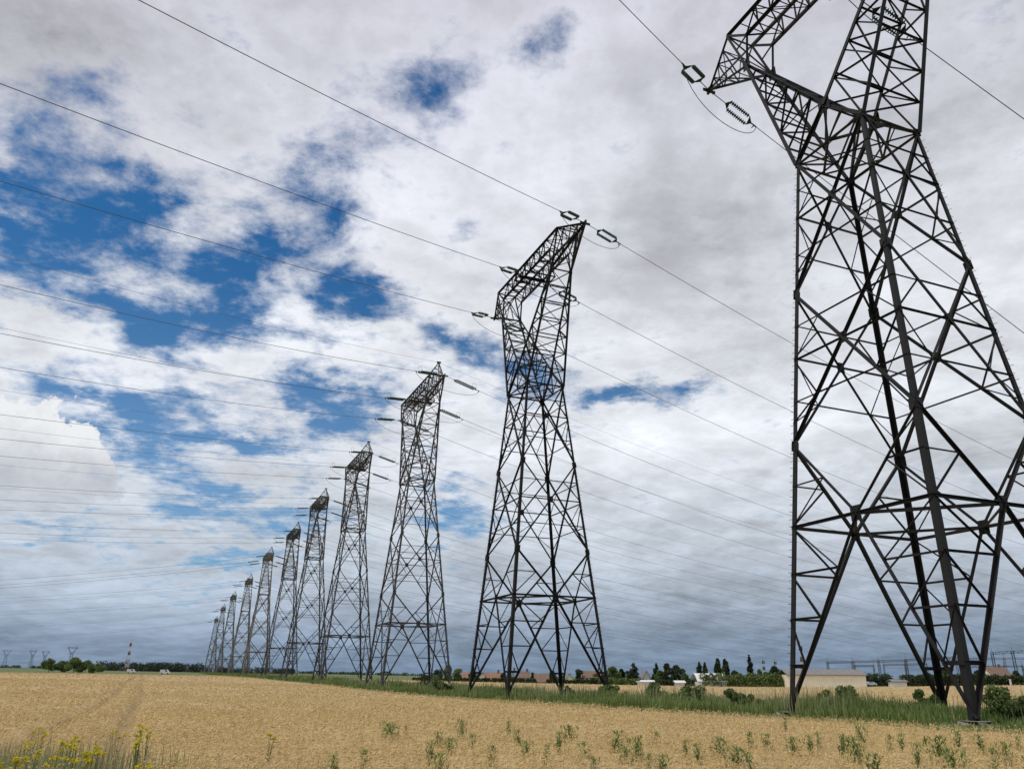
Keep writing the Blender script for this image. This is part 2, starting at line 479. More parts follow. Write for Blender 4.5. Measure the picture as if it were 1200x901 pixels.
def make_pylon(name, steel, horns, dense, km=1.0):
    root = empty(name)
    for k in 'NRLB':
        a, b = SG[k]
        mb = MB()
        pts = [leg_pt(k, z) for z in (-.1, Z2, Z1, ZW)]
        for i, w in enumerate((.31 * km, .27 * km, .235 * km)):
            p, q = pts[i], pts[i + 1]
            ax = (q - p).normalized(); u = Vector((-a, 0, 0)); u = (u - ax * u.dot(ax)).normalized()
            v = Vector((0, -b, 0)); v = (v - ax * v.dot(ax)).normalized(); t = w * .15; prof = [(0, 0), (w, 0), (w, t), (t, t), (t, w), (0, w)]
            if u.cross(v).dot(ax) < 0: prof = [(y, x) for x, y in prof][::-1]; prof = [(y, x) for x, y in prof]
            mb.add([e + u * x + v * y for e in (p, q) for x, y in prof],
                   [(j, (j + 1) % 6, (j + 1) % 6 + 6, j + 6) for j in range(6)] + [(5, 4, 3, 2, 1, 0), (6, 7, 8, 9, 10, 11)])
            c = Vector((a * .04, b * .04, 0))                   # splice covers at the nodes
            for nn in (u, v):
                o = v if nn is u else u
                plate(mb, q + o * w * .55 + nn * -.02, nn, .5 if i < 2 else .45, ax)
        pg = mb
        if k == 'R' or k == 'L':
            n = 0; z = 3.0
            while z < 33:
                p = leg_pt(k, z); s = 1 if n % 2 else -1
                dv = Vector((a * .5, 0, 0)) if n % 2 else Vector((0, b * .5, 0))
                pg.tube([p - dv * .1, p + dv * .42], .014, 4); z += .42; n += 1
        mb.build('leg', steel, root)
        ft = MB(); p = leg_pt(k, 0)
        ft.add([(p.x + s * x, p.y + s * y, z) for z, s in ((-.9, .62), (-.05, .50), (.10, .46)) for x, y in ((-1, -1), (1, -1), (1, 1), (-1, 1))],
               [(i, (i + 1) % 4, (i + 1) % 4 + 4, i + 4) for i in range(8) if i % 4 != 3] + [(3, 0, 4, 7), (7, 4, 8, 11), (8, 9, 10, 11)])
        ft.build('concrete_footing', M['concrete'], root)
    # body bracing -------------------------------------------------
    br = MB(); dg, rd = .165 * km, .088 * km
    for k, l in FACES:
        out = (leg_pt(k, 5) + leg_pt(l, 5)); out.z = 0
        for z0, z1 in ((Z2, Z1), (Z1, ZW)):
            A0, A1, B0, B1 = leg_pt(k, z0), leg_pt(k, z1), leg_pt(l, z0), leg_pt(l, z1)
            w0, w1 = (B0 - A0).length, (B1 - A1).length; t = w0 / (w0 + w1); C = lerp(A0, B1, t)
            br.angle(A0, B1, dg, out); br.angle(B0, A1, dg, -out)
            zc = C.z
            br.angle(leg_pt(k, zc), C, rd * 1.2, out); br.angle(C, leg_pt(l, zc), rd * 1.2, out)
            plate(br, C, out, .55)
            for ze in (z0, z1): br.angle(lerp(leg_pt(k, ze), C, .5), lerp(leg_pt(l, ze), C, .5), rd * .9, out)
            for kk in (k, l):
                for ze in (z0, z1):
                    mid = lerp(leg_pt(kk, ze), C, .5)
                    br.angle(mid, leg_pt(kk, mid.z), rd, out); br.angle(mid, leg_pt(kk, zc), rd * .9, out)
                    if ze == z0:
                        br.angle(leg_pt(kk, (ze + mid.z) / 2), mid, rd * .8, out)
        # lower panel: struts from the upper node to the middle of the belt and down to the feet
        C = (leg_pt(k, Z3) + leg_pt(l, Z3)) / 2
        br.angle(leg_pt(k, Z3), leg_pt(l, Z3), dg, out)
        plate(br, C, out, .65)
        for kk in (k, l):
            top, ft, bl = leg_pt(kk, Z2), leg_pt(kk, .15), leg_pt(kk, Z3)
            br.angle(top, C, dg, out); br.angle(C, ft, dg * 1.15, out)
            m0 = lerp(top, C, .5); br.angle(m0, leg_pt(kk, m0.z), rd, out); br.angle(m0, bl, rd, out)
            prev = bl
            for t in (.27, .52, .77):
                q = lerp(C, ft, t); p = leg_pt(kk, q.z)
                br.angle(p, q, rd * (2.1 if t > .7 else 1.25), out); br.angle(prev, q, rd, out); prev = p
    for z, kw in ((Z3, .16), (ZW - .05, .14), (Z2, 0), (Z1, 0)):      # plan bracing
        c = [(leg_pt(k, z) + leg_pt(l, z)) / 2 for k, l in FACES]
        if kw:
            br.angle(c[0], c[2], kw); br.angle(c[2], c[1], kw); br.angle(c[1], c[3], kw); br.angle(c[3], c[0], kw)
    br.build('body_bracing', steel, root)
    # waist ring and neck ------------------------------------------
    wr = MB()
    for k, l in FACES: wr.angle(leg_pt(k, ZW), leg_pt(l, ZW), .2)
    wr.angle(leg_pt('L', ZW), leg_pt('R', ZW), .12); wr.angle(leg_pt('N', ZW), leg_pt('B', ZW), .12)
    for b, (k, l) in ((-1, ('L', 'N')), (1, ('B', 'R'))):
        C = Vector((0, b * HC, ZC))
        for kk in (k, l):
            wr.angle(leg_pt(kk, ZW), C, .22, (0, b, 0)); mid = lerp(leg_pt(kk, ZW), C, .5)
            wr.angle(mid, (leg_pt(k, ZW) + leg_pt(l, ZW)) / 2, .1, (0, b, 0))
        wr.angle((leg_pt(k, ZW) + leg_pt(l, ZW)) / 2, C, .1, (0, b, 0))
        plate(wr, C, (0, 1, 0), .9)
    wr.angle((0, -HC, ZC), (0, HC, ZC), .16)
    wr.build('waist_frame', steel, root)
    for a, (k, l) in ((-1, ('L', 'B')), (1, ('N', 'R'))):
        fa = MB()
        cN, cR = Vector((0, -HC, ZC)), Vector((0, HC, ZC))
        for kk, c, b in ((k, cN, -1), (l, cR, 1)):
            fa.angle(leg_pt(kk, ZW), kn(kk), .27, (-a, 0, 0)); fa.angle(c, kn(kk), .25, (a, 0, 0))
            zigzag(fa, leg_pt(kk, ZW), kn(kk), c, kn(kk), 7, .1, True, (0, b, 0))
            fa.angle(kn(kk), ib(kk), .2); fa.angle(kn(kk), bt(kk), .2); plate(fa, kn(kk), (0, b, 0), .75)
        zigzag(fa, leg_pt(k, ZW), kn(k), leg_pt(l, ZW), kn(l), 7, .1, True, (a, 0, 0))
        zigzag(fa, cN, kn(k), cR, kn(l), 6, .1, True, (a, 0, 0))
        fa.angle(kn(k), kn(l), .18)
        fa.build('fork_arm', steel, root)
    # crossbeam ----------------------------------------------------
    cb = MB(); n = 10 if not dense else 11; wl = .095 if not dense else .10
    for b, (k, l) in ((-1, ('L', 'N')), (1, ('B', 'R'))):
        cb.angle(bt(k), bt(l), .22, (0, b, 0)); cb.angle(ib(k), ib(l), .22, (0, b, 0)); cb.angle(ib(k), bt(k), .16); cb.angle(ib(l), bt(l), .16)
        zigzag(cb, ib(k), ib(l), Vector((-UI, b * VB, ZBT)), Vector((UI, b * VB, ZBT)), n, wl, True, (0, b, 0))
    zigzag(cb, Vector((-UE, -VB, ZBT)), Vector((UE, -VB, ZBT)), Vector((-UE, VB, ZBT)), Vector((UE, VB, ZBT)), n + 2, wl, True)
    zigzag(cb, ib('L'), ib('N'), ib('B'), ib('R'), n, wl, True)
    cb.build('crossbeam', steel, root)
    for a, (k, l) in ((-1, ('L', 'B')), (1, ('N', 'R'))):
        ct = MB(); T = Vector((a * UT, 0, ZT))
        for kk in (k, l):
            b = SG[kk][1]
            ct.angle(kn(kk), T, .22, (0, b, 0)); ct.angle(bt(kk), T, .18, (0, b, 0))
            zigzag(ct, kn(kk), T, bt(kk), T, 4, .09, True, (0, b, 0))
            mid = lerp(kn(kk), bt(kk), .5); ct.angle(ib(kk), mid, .09); 
        zigzag(ct, kn(k), T, kn(l), T, 4, .09, True); zigzag(ct, bt(k), T, bt(l), T, 4, .09, True)
        ct.angle(bt(k), bt(l), .16); ct.angle(kn(k), bt(l), .09); ct.angle(kn(l), bt(k), .09)
        ct.bar(T + Vector((-a * .5, 0, 0)), T + Vector((a * .25, 0, 0)), .55, .16)
        ct.bar(T + Vector((0, -.6, -.06)), T + Vector((0, .6, -.06)), .22, .14)
        ct.build('crossarm_tip', steel, root)
    pf = MB()                                              # bracket that carries the middle phase
    for y in (-2.1, 2.1): pf.angle((-1.5, y, ZBI - .1), (1.5, y, ZBI - .1), .2)
    for x in (-1.5, 0, 1.5): pf.angle((x, -2.1, ZBI - .12), (x, 2.1, ZBI - .12), .2)
    for x in (-1.5, 1.5):
        for y in (-2.1, 2.1): pf.angle((x, y, ZBI - .1), (x, math.copysign(VB, y), ZBT), .1)
    pf.bar((0, -2.1, ZBI - .3), (0, 2.1, ZBI - .3), .35, .05)
    pf.build('middle_bracket', steel, root)
    if horns:
        for a, hgt, ks in ((1, 2.1 if horns < 2 else horns, ('N', 'R')), (-1, horns, ('L', 'B'))):
            hn = MB(); T = Vector((a * (UE + .9), 0, ZBT + hgt)); i0 = Vector((a * (UE - 2.6), -VB, ZBT)); i1 = Vector((a * (UE - 2.6), VB, ZBT))
            for p in (bt(ks[0]), bt(ks[1]), i0, i1): hn.angle(p, T, .15, (a, 0, 0))
            zigzag(hn, bt(ks[0]), T, i0, T, 4, .08); zigzag(hn, bt(ks[1]), T, i1, T, 4, .08); zigzag(hn, bt(ks[0]), T, bt(ks[1]), T, 4, .08)
            hn.bar(T + Vector((0, -.35, 0)), T + Vector((0, .35, 0)), .25)
            hn.build('earth_wire_peak', steel, root)
    return root

ORD = ['nearest', 'second nearest', 'third nearest', 'fourth nearest', 'fifth nearest', 'sixth nearest', 'seventh nearest',
       'eighth nearest', 'ninth nearest', 'tenth nearest', 'farthest']
NTH = ['nearest', 'second', 'third', 'fourth', 'fifth', 'sixth', 'seventh', 'eighth', 'ninth', 'tenth', 'farthest']
TLAB = ['huge dark lattice pylon nearest the camera, its top and right leg cut by the frame',
        'dark lattice pylon seen whole, second in the row, without peaks on its crossbeam',
        'dark lattice pylon, third in the row, with a pointed peak over its near arm',
        'grey lattice pylon, fourth in the row, standing just right of the paired slimmer ones',
        'grey lattice pylon, fifth in the row, its dense dark crossbeam against a blue gap',
        'slim grey lattice pylon, sixth in the row, last one with dark steel',
        'pale lattice pylon, seventh in the row and largest of the pale far ones',
        'pale lattice pylon, eighth in the row, second of the pale far ones',
        'pale small lattice pylon, ninth in the row, third from its far end',
        'pale tiny lattice pylon, tenth in the row, last but one',
        'palest and tiniest lattice pylon at the far left end of the row']
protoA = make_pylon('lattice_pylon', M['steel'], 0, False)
protoB = make_pylon('lattice_pylon', M['hazed_steel'], 1.3, True)
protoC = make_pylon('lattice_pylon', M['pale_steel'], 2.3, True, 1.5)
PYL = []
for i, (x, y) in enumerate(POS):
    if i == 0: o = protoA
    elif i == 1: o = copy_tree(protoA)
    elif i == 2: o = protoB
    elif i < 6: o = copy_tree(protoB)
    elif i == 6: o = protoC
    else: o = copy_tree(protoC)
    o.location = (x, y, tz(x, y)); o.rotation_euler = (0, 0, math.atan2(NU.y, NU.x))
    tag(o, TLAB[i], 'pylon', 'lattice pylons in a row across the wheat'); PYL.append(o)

# ------------------------------------------------------------------ insulators, conductors, jumpers
def tower_world(i, q):
    x, y = POS[i]
    return Vector((x, y, tz(x, y))) + NU * q[0] + NV * q[1] + Vector((0, 0, q[2]))

def make_insulator(LINK, STR, HW, ring):
    root = empty('insulator_string')
    lk = MB(); lk.tube([(0, 0, 0), (LINK, 0, 0)], .035, 6); lk.tube([(.1, -.1, 0), (.1, .1, 0)], .05, 6)
    lk.build('link_rod', M['steel'], root)
    for x0, x1 in ((LINK, LINK + .38), (LINK + STR + .76, LINK + STR + .38)):
        y = MB(); y.add([(x0, 0, -.03), (x1, -HW - .04, -.03), (x1, HW + .04, -.03), (x0, 0, .03), (x1, -HW - .04, .03), (x1, HW + .04, .03)],
                        [(0, 1, 2), (5, 4, 3), (0, 3, 4, 1), (1, 4, 5, 2), (2, 5, 3, 0)]); y.build('yoke_plate', M['steel'], root)
    for y in (-HW, HW):
        s = MB(); prof = [(LINK + .36, .03)]; n = int(STR / .21)
        for i in range(n):
            x = LINK + .40 + i * (STR - .08) / n
            prof += [(x, .06), (x + .03, .16), (x + .07, .18), (x + .11, .15), (x + .13, .06)]
        prof.append((LINK + STR + .42, .03)); s.lathe_x(prof, 10, (0, y, 0)); s.build('glass_disc_string', M['glass'], root, True)
    if ring:
        rg = MB(); c = LINK + STR + .1
        rg.tube([(c + .42 * math.cos(t), 0, .55 + .42 * math.sin(t)) for t in [k * math.pi / 6 for k in range(-2, 9)]], .022, 5)
        rg.build('arcing_horn', M['steel'], root)
    cl = MB(); x = LINK + STR + .76; cl.tube([(x - .05, 0, 0), (x + .55, 0, 0)], .06, 6); cl.tube([(x + .3, 0, .05), (x + .3, 0, -.35)], .045, 6)
    cl.build('end_clamp', M['steel'], root)
    return root
KINDS = [(1.45, 2.1, .48, False), (1.5, 3.9, .30, True)]
ins_proto = [make_insulator(*k) for k in KINDS]; ins_used = [False, False]
LINK, STR = 1.5, 4.1
_small = MB(); _small.tube([(0, 0, 0), (LINK, 0, 0)], .04, 4); 
for y in (-.46, .46): _small.tube([(LINK, 0, 0), (LINK + .38, y, 0), (LINK + STR + .38, y, 0), (LINK + STR + .76, 0, 0)], .14, 6, [.05, .14, .14, .05])
small_mesh = _small.mesh('insulator_string', M['glass'])

LEFT = [(28, .15, .0003), (29, .2106, .000373), (28.7, .2038, .000644), (32, .18, .0003), (32, .18, .0003), (32, .16, .0003),
        (0, .19, .0003), (0, .16, .0003), (0, .15, .0003), (0, .16, .0003), (0, .17, .0003)]
RIGHT = [(9.35, .212, .000536)] * 11
PHASES = [('near arm tip', Vector((UT, 0, ZT)), 0.0), ('middle bracket', Vector((0, 0, ZBI - .1)), 2.05), ('far arm tip', Vector((-UT, 0, ZT)), 0.0)]

def span(A, ang, sgn, a, b, t0, length):
    dv = Vector((math.cos(ROW_A + R(ang)), math.sin(ROW_A + R(ang)), 0)) * sgn
    def at(t):
        if sgn > 0 and t > 120 and ang == 9.35:
            z120 = A.z - a * 120 + b * 14400; ze = 14.0; u = (t - 120) / 210
            z = z120 + (ze - z120) * u
        else: z = A.z - a * t + b * t * t
        p = A + dv * t; return Vector((p.x, p.y, z))
    return at, dv

def add_insulator(at, t0, i, label, simple):
    kd = 0 if i < 2 else 1; reach = KINDS[kd][0] + KINDS[kd][1] + 1.25
    p, q = at(t0), at(t0 + 6.0); dr = (q - p).normalized()
    side = Vector((0, 0, 1)).cross(dr).normalized(); up = dr.cross(side)
    if simple:
        o = bpy.data.objects.new('insulator_string', small_mesh); COL.objects.link(o)
    else:
        o = ins_proto[kd] if not ins_used[kd] else copy_tree(ins_proto[kd]); ins_used[kd] = True
    o.matrix_world = Matrix(((dr.x, side.x, up.x, p.x), (dr.y, side.y, up.y, p.y), (dr.z, side.z, up.z, p.z), (0, 0, 0, 1)))
    tag(o, label, 'insulator', 'insulator strings on the pylons')
    return p + dr * reach

for i in range(11):
    pyl = 'the %s pylon' % NTH[i]
    ends = {}
    for ph, q, off in PHASES:
        A = tower_world(i, q)
        for sgn, (ang, a, b), sd_ in ((-1, LEFT[i], 'left'), (1, RIGHT[i], 'right')):
            length = 300 if sgn < 0 else 330
            if i == 0 and sgn > 0 and 'far' in ph: ang, a, b, length = -20, .98, .0006, 36
            if i == 0 and sgn > 0 and 'far' not in ph: ang, a, b, length = -10, .7, .0006, 45
            at, dv = span(A, ang, sgn, a, b, off, length)
            e = add_insulator(at, off + .25, i, 'green glass insulator at the %s of %s, %s side' % (ph, pyl, sd_), i > 5)
            ends[ph, sgn] = e
            t_e = off + .25 + (4.8 if i < 2 else 6.6)
            n = 46; w = MB(); ts = [t_e + (length - t_e) * (k / n) ** 1.3 for k in range(n + 1)]
            w.tube([e] + [at(t) for t in ts[1:]], .031 if i < 6 else .042, 5)
            o = w.build('conductor', M['wire'])
            tag(o, 'thin %s power line from the %s of %s' % ('left-hand' if sgn < 0 else 'right-hand', ph, pyl), 'power line', 'conductors between pylons')
    if i < 6:
        for ph, q, off in PHASES:
            A = tower_world(i, q); p, r_ = ends[ph, -1], ends[ph, 1]
            low = (p + r_) / 2; low.z = min(p.z, r_.z) - 2.6
            if off: low += NU * 0.0
            pts = []
            for k in range(17):
                t = k / 16; pts.append(p * (1 - t) ** 3 + lerp(p, low, .55).lerp(Vector((p.x, p.y, low.z)), .75) * 3 * t * (1 - t) ** 2
                                       + lerp(r_, low, .55).lerp(Vector((r_.x, r_.y, low.z)), .75) * 3 * t * t * (1 - t) + r_ * t ** 3)
            j = MB(); j.tube(pts, .03, 5)
            tag(j.build('jumper_cable', M['wire']), 'slack jumper loop hanging under the %s of %s' % (ph, pyl), 'cable', 'jumper loops')
    if 2 <= i <= 5:
        for a_, hh, nm in ((1, 2.1, 'near peak'), (-1, 1.3, 'far peak')):
            A = tower_world(i, Vector((a_ * (UE + .9), 0, ZBT + hh)))
            for sgn, (ang, a, b), sd_ in ((-1, LEFT[i], 'left'), (1, RIGHT[i], 'right')):
                at, dv = span(A, ang, sgn, a * .92, b, 0, 300); w = MB(); w.tube([at(300 * (k / 40) ** 1.3) for k in range(41)], .018, 4)
                tag(w.build('earth_wire', M['wire']), 'very thin %s-hand earth wire from the %s of %s' % (sd_, nm, pyl), 'earth wire', 'earth wires above the conductors')

# ------------------------------------------------------------------ wheat
def canopy_sheet(test, y0, y1, ny, tmax, nt):
    """soft straw layer just below the ears; skirts at its edge are hidden by the ears"""
    ys = np.geomspace(y0, y1, ny); ts = np.linspace(-tmax, tmax, nt)
    X = ts[None, :] * (ys[:, None] + 10); Y = np.repeat(ys[:, None], nt, 1)
    bump = .05 * np.sin(X * 1.7 + np.sin(Y * 1.1)) * np.sin(Y * 1.9) + .04 * np.sin(X * .5 + Y * .33)
    Z = terr(X, Y) - .24 + bump * np.clip(60 / Y, 0, 1) - .45 * tram(X, Y)
    ok = test(X, Y); i = np.arange((ny - 1) * nt).reshape(ny - 1, nt)[:, :-1]
    keep = ok[:-1, :-1] | ok[1:, :-1] | ok[:-1, 1:] | ok[1:, 1:]
    i = i[keep]; F = np.stack([i, i + 1, i + nt + 1, i + nt], 1)
    Z = np.where(ok, Z, terr(X, Y) - .7)
    return np.stack([X, Y, Z], -1).reshape(-1, 3), F

def tram(x, y):
    """two wheel tracks of the sprayer running away through the crop"""
    l = x + .436 * y
    wv = .25 * np.sin(y * .05)
    return (np.exp(-((l + .3 + wv) / .6) ** 2) + np.exp(-((l + 3.1 + wv) / .6) ** 2)) * (y < 330)

def wheat_plants(X, Y, size, hvar=.13):
    n = len(X); g = terr(X, Y)
    patch = .06 * np.sin(X * .45 + 1) * np.sin(Y * .38) + .05 * np.sin(X * .13 - Y * .09)
    h = (.0 + patch + rng.normal(0, hvar * .6, n))                    # ear height about the canopy level
    az = rng.uniform(0, 2 * np.pi, n); az = np.where(rng.random(n) < .6, rng.normal(.5, .7, n), az)
    lean = np.abs(rng.normal(.0, .16, n)) * size
    dx, dy = np.cos(az), np.sin(az); sx, sy = -dy, dx
    w = .006 * size ** 1.3; ew = (.009 + .004 * rng.random(n)) * size; el = (.075 + .035 * rng.random(n)) * size
    b = np.stack([X, Y, g - .42 + 0 * X], 1)
    p1 = np.stack([X + dx * lean, Y + dy * lean, g + h - el * .5], 1)
    droop = rng.uniform(-.5, 1.0, n)
    e = np.stack([dx * (1 - np.abs(droop) * .3), dy * (1 - np.abs(droop) * .3), droop * .9], 1); e /= np.linalg.norm(e, axis=1)[:, None]
    p2 = p1 + e * (el * .4)[:, None]; p3 = p1 + e * el[:, None]
    s = np.stack([sx, sy, 0 * sx], 1); u = np.cross(e, s)
    V = np.empty((n, 13, 3)); wv = s * w * .5
    V[:, 0] = b - wv; V[:, 1] = b + wv; V[:, 2] = p1 + wv; V[:, 3] = p1 - wv
    V[:, 4] = p1; V[:, 5] = p2 + s * ew[:, None]; V[:, 6] = p2 + u * ew[:, None]; V[:, 7] = p2 - s * ew[:, None]; V[:, 8] = p2 - u * ew[:, None]; V[:, 9] = p3
    la = rng.uniform(0, 2 * np.pi, n); lt = rng.uniform(.45, .95, n); q = b * (1 - lt)[:, None] + p1 * lt[:, None]
    ld = np.stack([np.cos(la), np.sin(la), rng.uniform(-.5, .6, n)], 1) * (.14 * size); lw = np.stack([-np.sin(la), np.cos(la), 0 * la], 1) * .006 * size
    V[:, 10] = q - lw; V[:, 11] = q + lw; V[:, 12] = q + ld
    T = np.array([(0, 1, 2), (0, 2, 3), (4, 5, 6), (4, 6, 7), (4, 7, 8), (4, 8, 5), (9, 6, 5), (9, 7, 6), (9, 8, 7), (9, 5, 8), (10, 11, 12)])
    F = (np.arange(n)[:, None, None] * 13 + T[None]).reshape(-1, 3)
    return V.reshape(-1, 3), F

def scatter(test, y0, y1, dens, margin=6, tmax=.80):
    area = (y1 - y0) * (tmax * (y0 + y1) + 2 * margin); n = int(area * dens)
    Y = np.sqrt(rng.uniform(y0 * y0, y1 * y1, n)); X = rng.uniform(-1, 1, n) * (tmax * Y + margin)
    k = test(X, Y) & (rng.random(n) > .93 * np.clip(tram(X, Y), 0, 1)); return X[k], Y[k]

def build_wheat(name, test, zones, sheet):
    vs, fs, off = [], [], 0
    for y0, y1, dens, size in zones:
        X, Y = scatter(test, y0, y1, dens); v, f = wheat_plants(X, Y, size); vs.append(v); fs.append(f + off); off += len(v)
    o = np_mesh(name, np.concatenate(vs), np.concatenate(fs), M['wheat'])
    v, f = canopy_sheet(test, *sheet)
    me2 = np_mesh('straw', v, f, M['straw'], o)
    me2.name = 'straw_layer'; me2['kind'] = 'stuff'; me2.data.materials.append(M['soil'])
    c = v[f].mean(1); me2.data.polygons.foreach_set('material_index', (tram(c[:, 0], c[:, 1]) > .6).astype(np.int32))
    return o
o = build_wheat('wheat', in_near, [(9, 17, 60, 1.05), (17, 27, 62, 1.05), (27, 45, 26, 1.35), (45, 80, 8, 2.0), (80, 160, 2.0, 3.2), (160, 430, .22, 6)], (5, 430, 240, .95, 420))
tag(o, 'ripe golden wheat filling the foreground on the near side of the pylons', 'wheat', kind='stuff')
o = build_wheat('wheat', in_far, [(22, 60, 7, 1.8), (60, 130, 1.6, 3.0), (130, 330, .22, 6)], (22, 400, 120, .95, 130))
tag(o, 'ripe golden wheat beyond the pylons, in front of the village', 'wheat', kind='stuff')

# ------------------------------------------------------------------ rough grass strip under the pylons
def blades(X, Y, Z, H, W, bend=.45):
    n = len(X); az = rng.uniform(0, 2 * np.pi, n); d = np.stack([np.cos(az), np.sin(az), 0 * az], 1); s = np.stack([-d[:, 1], d[:, 0], 0 * az], 1)
    b = np.stack([X, Y, Z], 1); up = np.array([0, 0, 1.0]); bn = np.abs(rng.normal(0, bend, n))[:, None]
    hh = H[:, None]; ww = (W if np.ndim(W) else np.full(n, W))[:, None]
    m_ = b + up * hh * .55 + d * hh * .18 * bn; t = b + up * hh * (1 - .2 * bn) + d * hh * .75 * bn
    V = np.stack([b - s * ww * .4, b + s * ww * .4, m_ - s * ww * .5, m_ + s * ww * .5, t], 1)
    T = np.array([(0, 1, 3), (0, 3, 2), (2, 3, 4)])
    return V.reshape(-1, 3), (np.arange(n)[:, None, None] * 5 + T[None]).reshape(-1, 3)

def strip_points(y0, y1, n, half=8.2):
    Y = rng.uniform(y0, y1, n); s = rng.uniform(-half, half, n); X = np.interp(Y, _py, _px) + np.where(Y < _py[0], (_py[0] - Y) * .4227, 0) + s / math.cos(ROW_A)
    k = ~field(X, Y); return X[k], Y[k]
vs, fs, off = [], [], 0
for y0, y1, n, hs, w in ((-12, 24, 9000, .75, .035), (24, 62, 34000, .80, .04), (62, 110, 26000, .85, .06), (110, 190, 22000, .9, .11), (190, 330, 16000, 1.0, .2), (330, 820, 16000, 1.1, .4)):
    X, Y = strip_points(y0, y1, n)
    clump = .5 + .5 * np.sin(X * .9 + 2 * np.sin(Y * .35)) * np.sin(Y * .7 + X * .3)
    mound = np.clip(.5 + .8 * np.sin(X * .33 + 1.1 * np.sin(Y * .13) + 2.1) * np.sin(Y * .21 - X * .12 + .6), 0, 1.3)
    H = hs * (.16 + .55 * clump * rng.random(len(X)) + 1.0 * mound * rng.random(len(X)) ** .8)
    if y0 == 24 or y0 == 62:                                       # worn ground round the feet
        P2, A2 = POS[0 if y0 == 24 else 1], None
        for k_ in 'NRLB':
            q = leg_pt(k_, 0); fx, fy = P2[0] + NU.x * q.x + NV.x * q.y, P2[1] + NU.y * q.x + NV.y * q.y
            H = H * np.clip((np.hypot(X - fx, Y - fy) - .9) / 1.1, .12, 1)
    v, f = blades(X, Y, terr(X, Y) - .08, H, w); vs.append(v); fs.append(f + off); off += len(v)
o = np_mesh('rough_grass', np.concatenate(vs), np.concatenate(fs), M['weeds']); tag(o, 'rough green grass and nettles in the strip under the pylons', 'grass', kind='stuff')

vs, fs, off = [], [], 0
for y0, y1, n, w in ((24, 62, 5200, .022), (62, 110, 4200, .04), (110, 330, 5000, .10)):
    X, Y = strip_points(y0, y1, n, 8.6); k = np.sin(X * .5 + 1.7 * np.sin(Y * .21)) + rng.normal(0, .5, len(X)) > .25; X, Y = X[k], Y[k]
    v, f = blades(X, Y, terr(X, Y) - .08, rng.uniform(.7, 1.75, len(X)), w, .22); vs.append(v); fs.append(f + off); off += len(v)
o = np_mesh('seeding_grass', np.concatenate(vs), np.concatenate(fs), M['drygrass']); tag(o, 'pale seeding grass stems standing over the green strip', 'grass', kind='stuff')

# tall dry grass at the lower left edge
n = 46000; X = rng.uniform(-20, -2.0, n); Y = rng.uniform(9.5, 20.5, n)
k = (rng.random(n) < (.25 + .75 * np.clip((-X - 4.0) / 4, .0, 1)) * np.clip((20 - Y) / 6, 0, 1) * (.45 + .55 * np.sin(X * 1.1 + np.sin(Y)) ** 2)); X, Y = X[k], Y[k]
v, f = blades(X, Y, terr(X, Y) - .7, rng.uniform(.6, 1.2, len(X)) * np.clip((-X - 2) / 6, .6, 1), .02, .3)
o = np_mesh('dry_grass', v, f, M['drygrass']); tag(o, 'greyish green tall grass along the lower left corner', 'grass', kind='stuff')

# ------------------------------------------------------------------ leaves, shrubs, trees
def leaf_cloud(centres, radii, n, size, squash=.8, shell=.55):
    """leaf quads spread through overlapping clumps"""
    c = np.array(centres, float); r = np.array(radii, float); p = r ** 2 / np.sum(r ** 2)
    idx = rng.choice(len(c), n, p=p); d = rng.normal(size=(n, 3)); d /= np.linalg.norm(d, axis=1)[:, None]
    rad = r[idx] * (shell + (1.04 - shell) * rng.random(n)) ** .8
    P = c[idx] + d * rad[:, None] * np.array([1, 1, squash])
    a = rng.normal(size=(n, 3)); a /= np.linalg.norm(a, axis=1)[:, None]; b = np.cross(a, rng.normal(size=(n, 3))); b /= np.linalg.norm(b, axis=1)[:, None]
    s = size * rng.uniform(.5, 1.2, n)[:, None]
    V = np.stack([P - a * s, P + b * s * .55, P + a * s, P - b * s * .55], 1)
    return V.reshape(-1, 3), (np.arange(n)[:, None] * 4 + np.arange(4)[None])

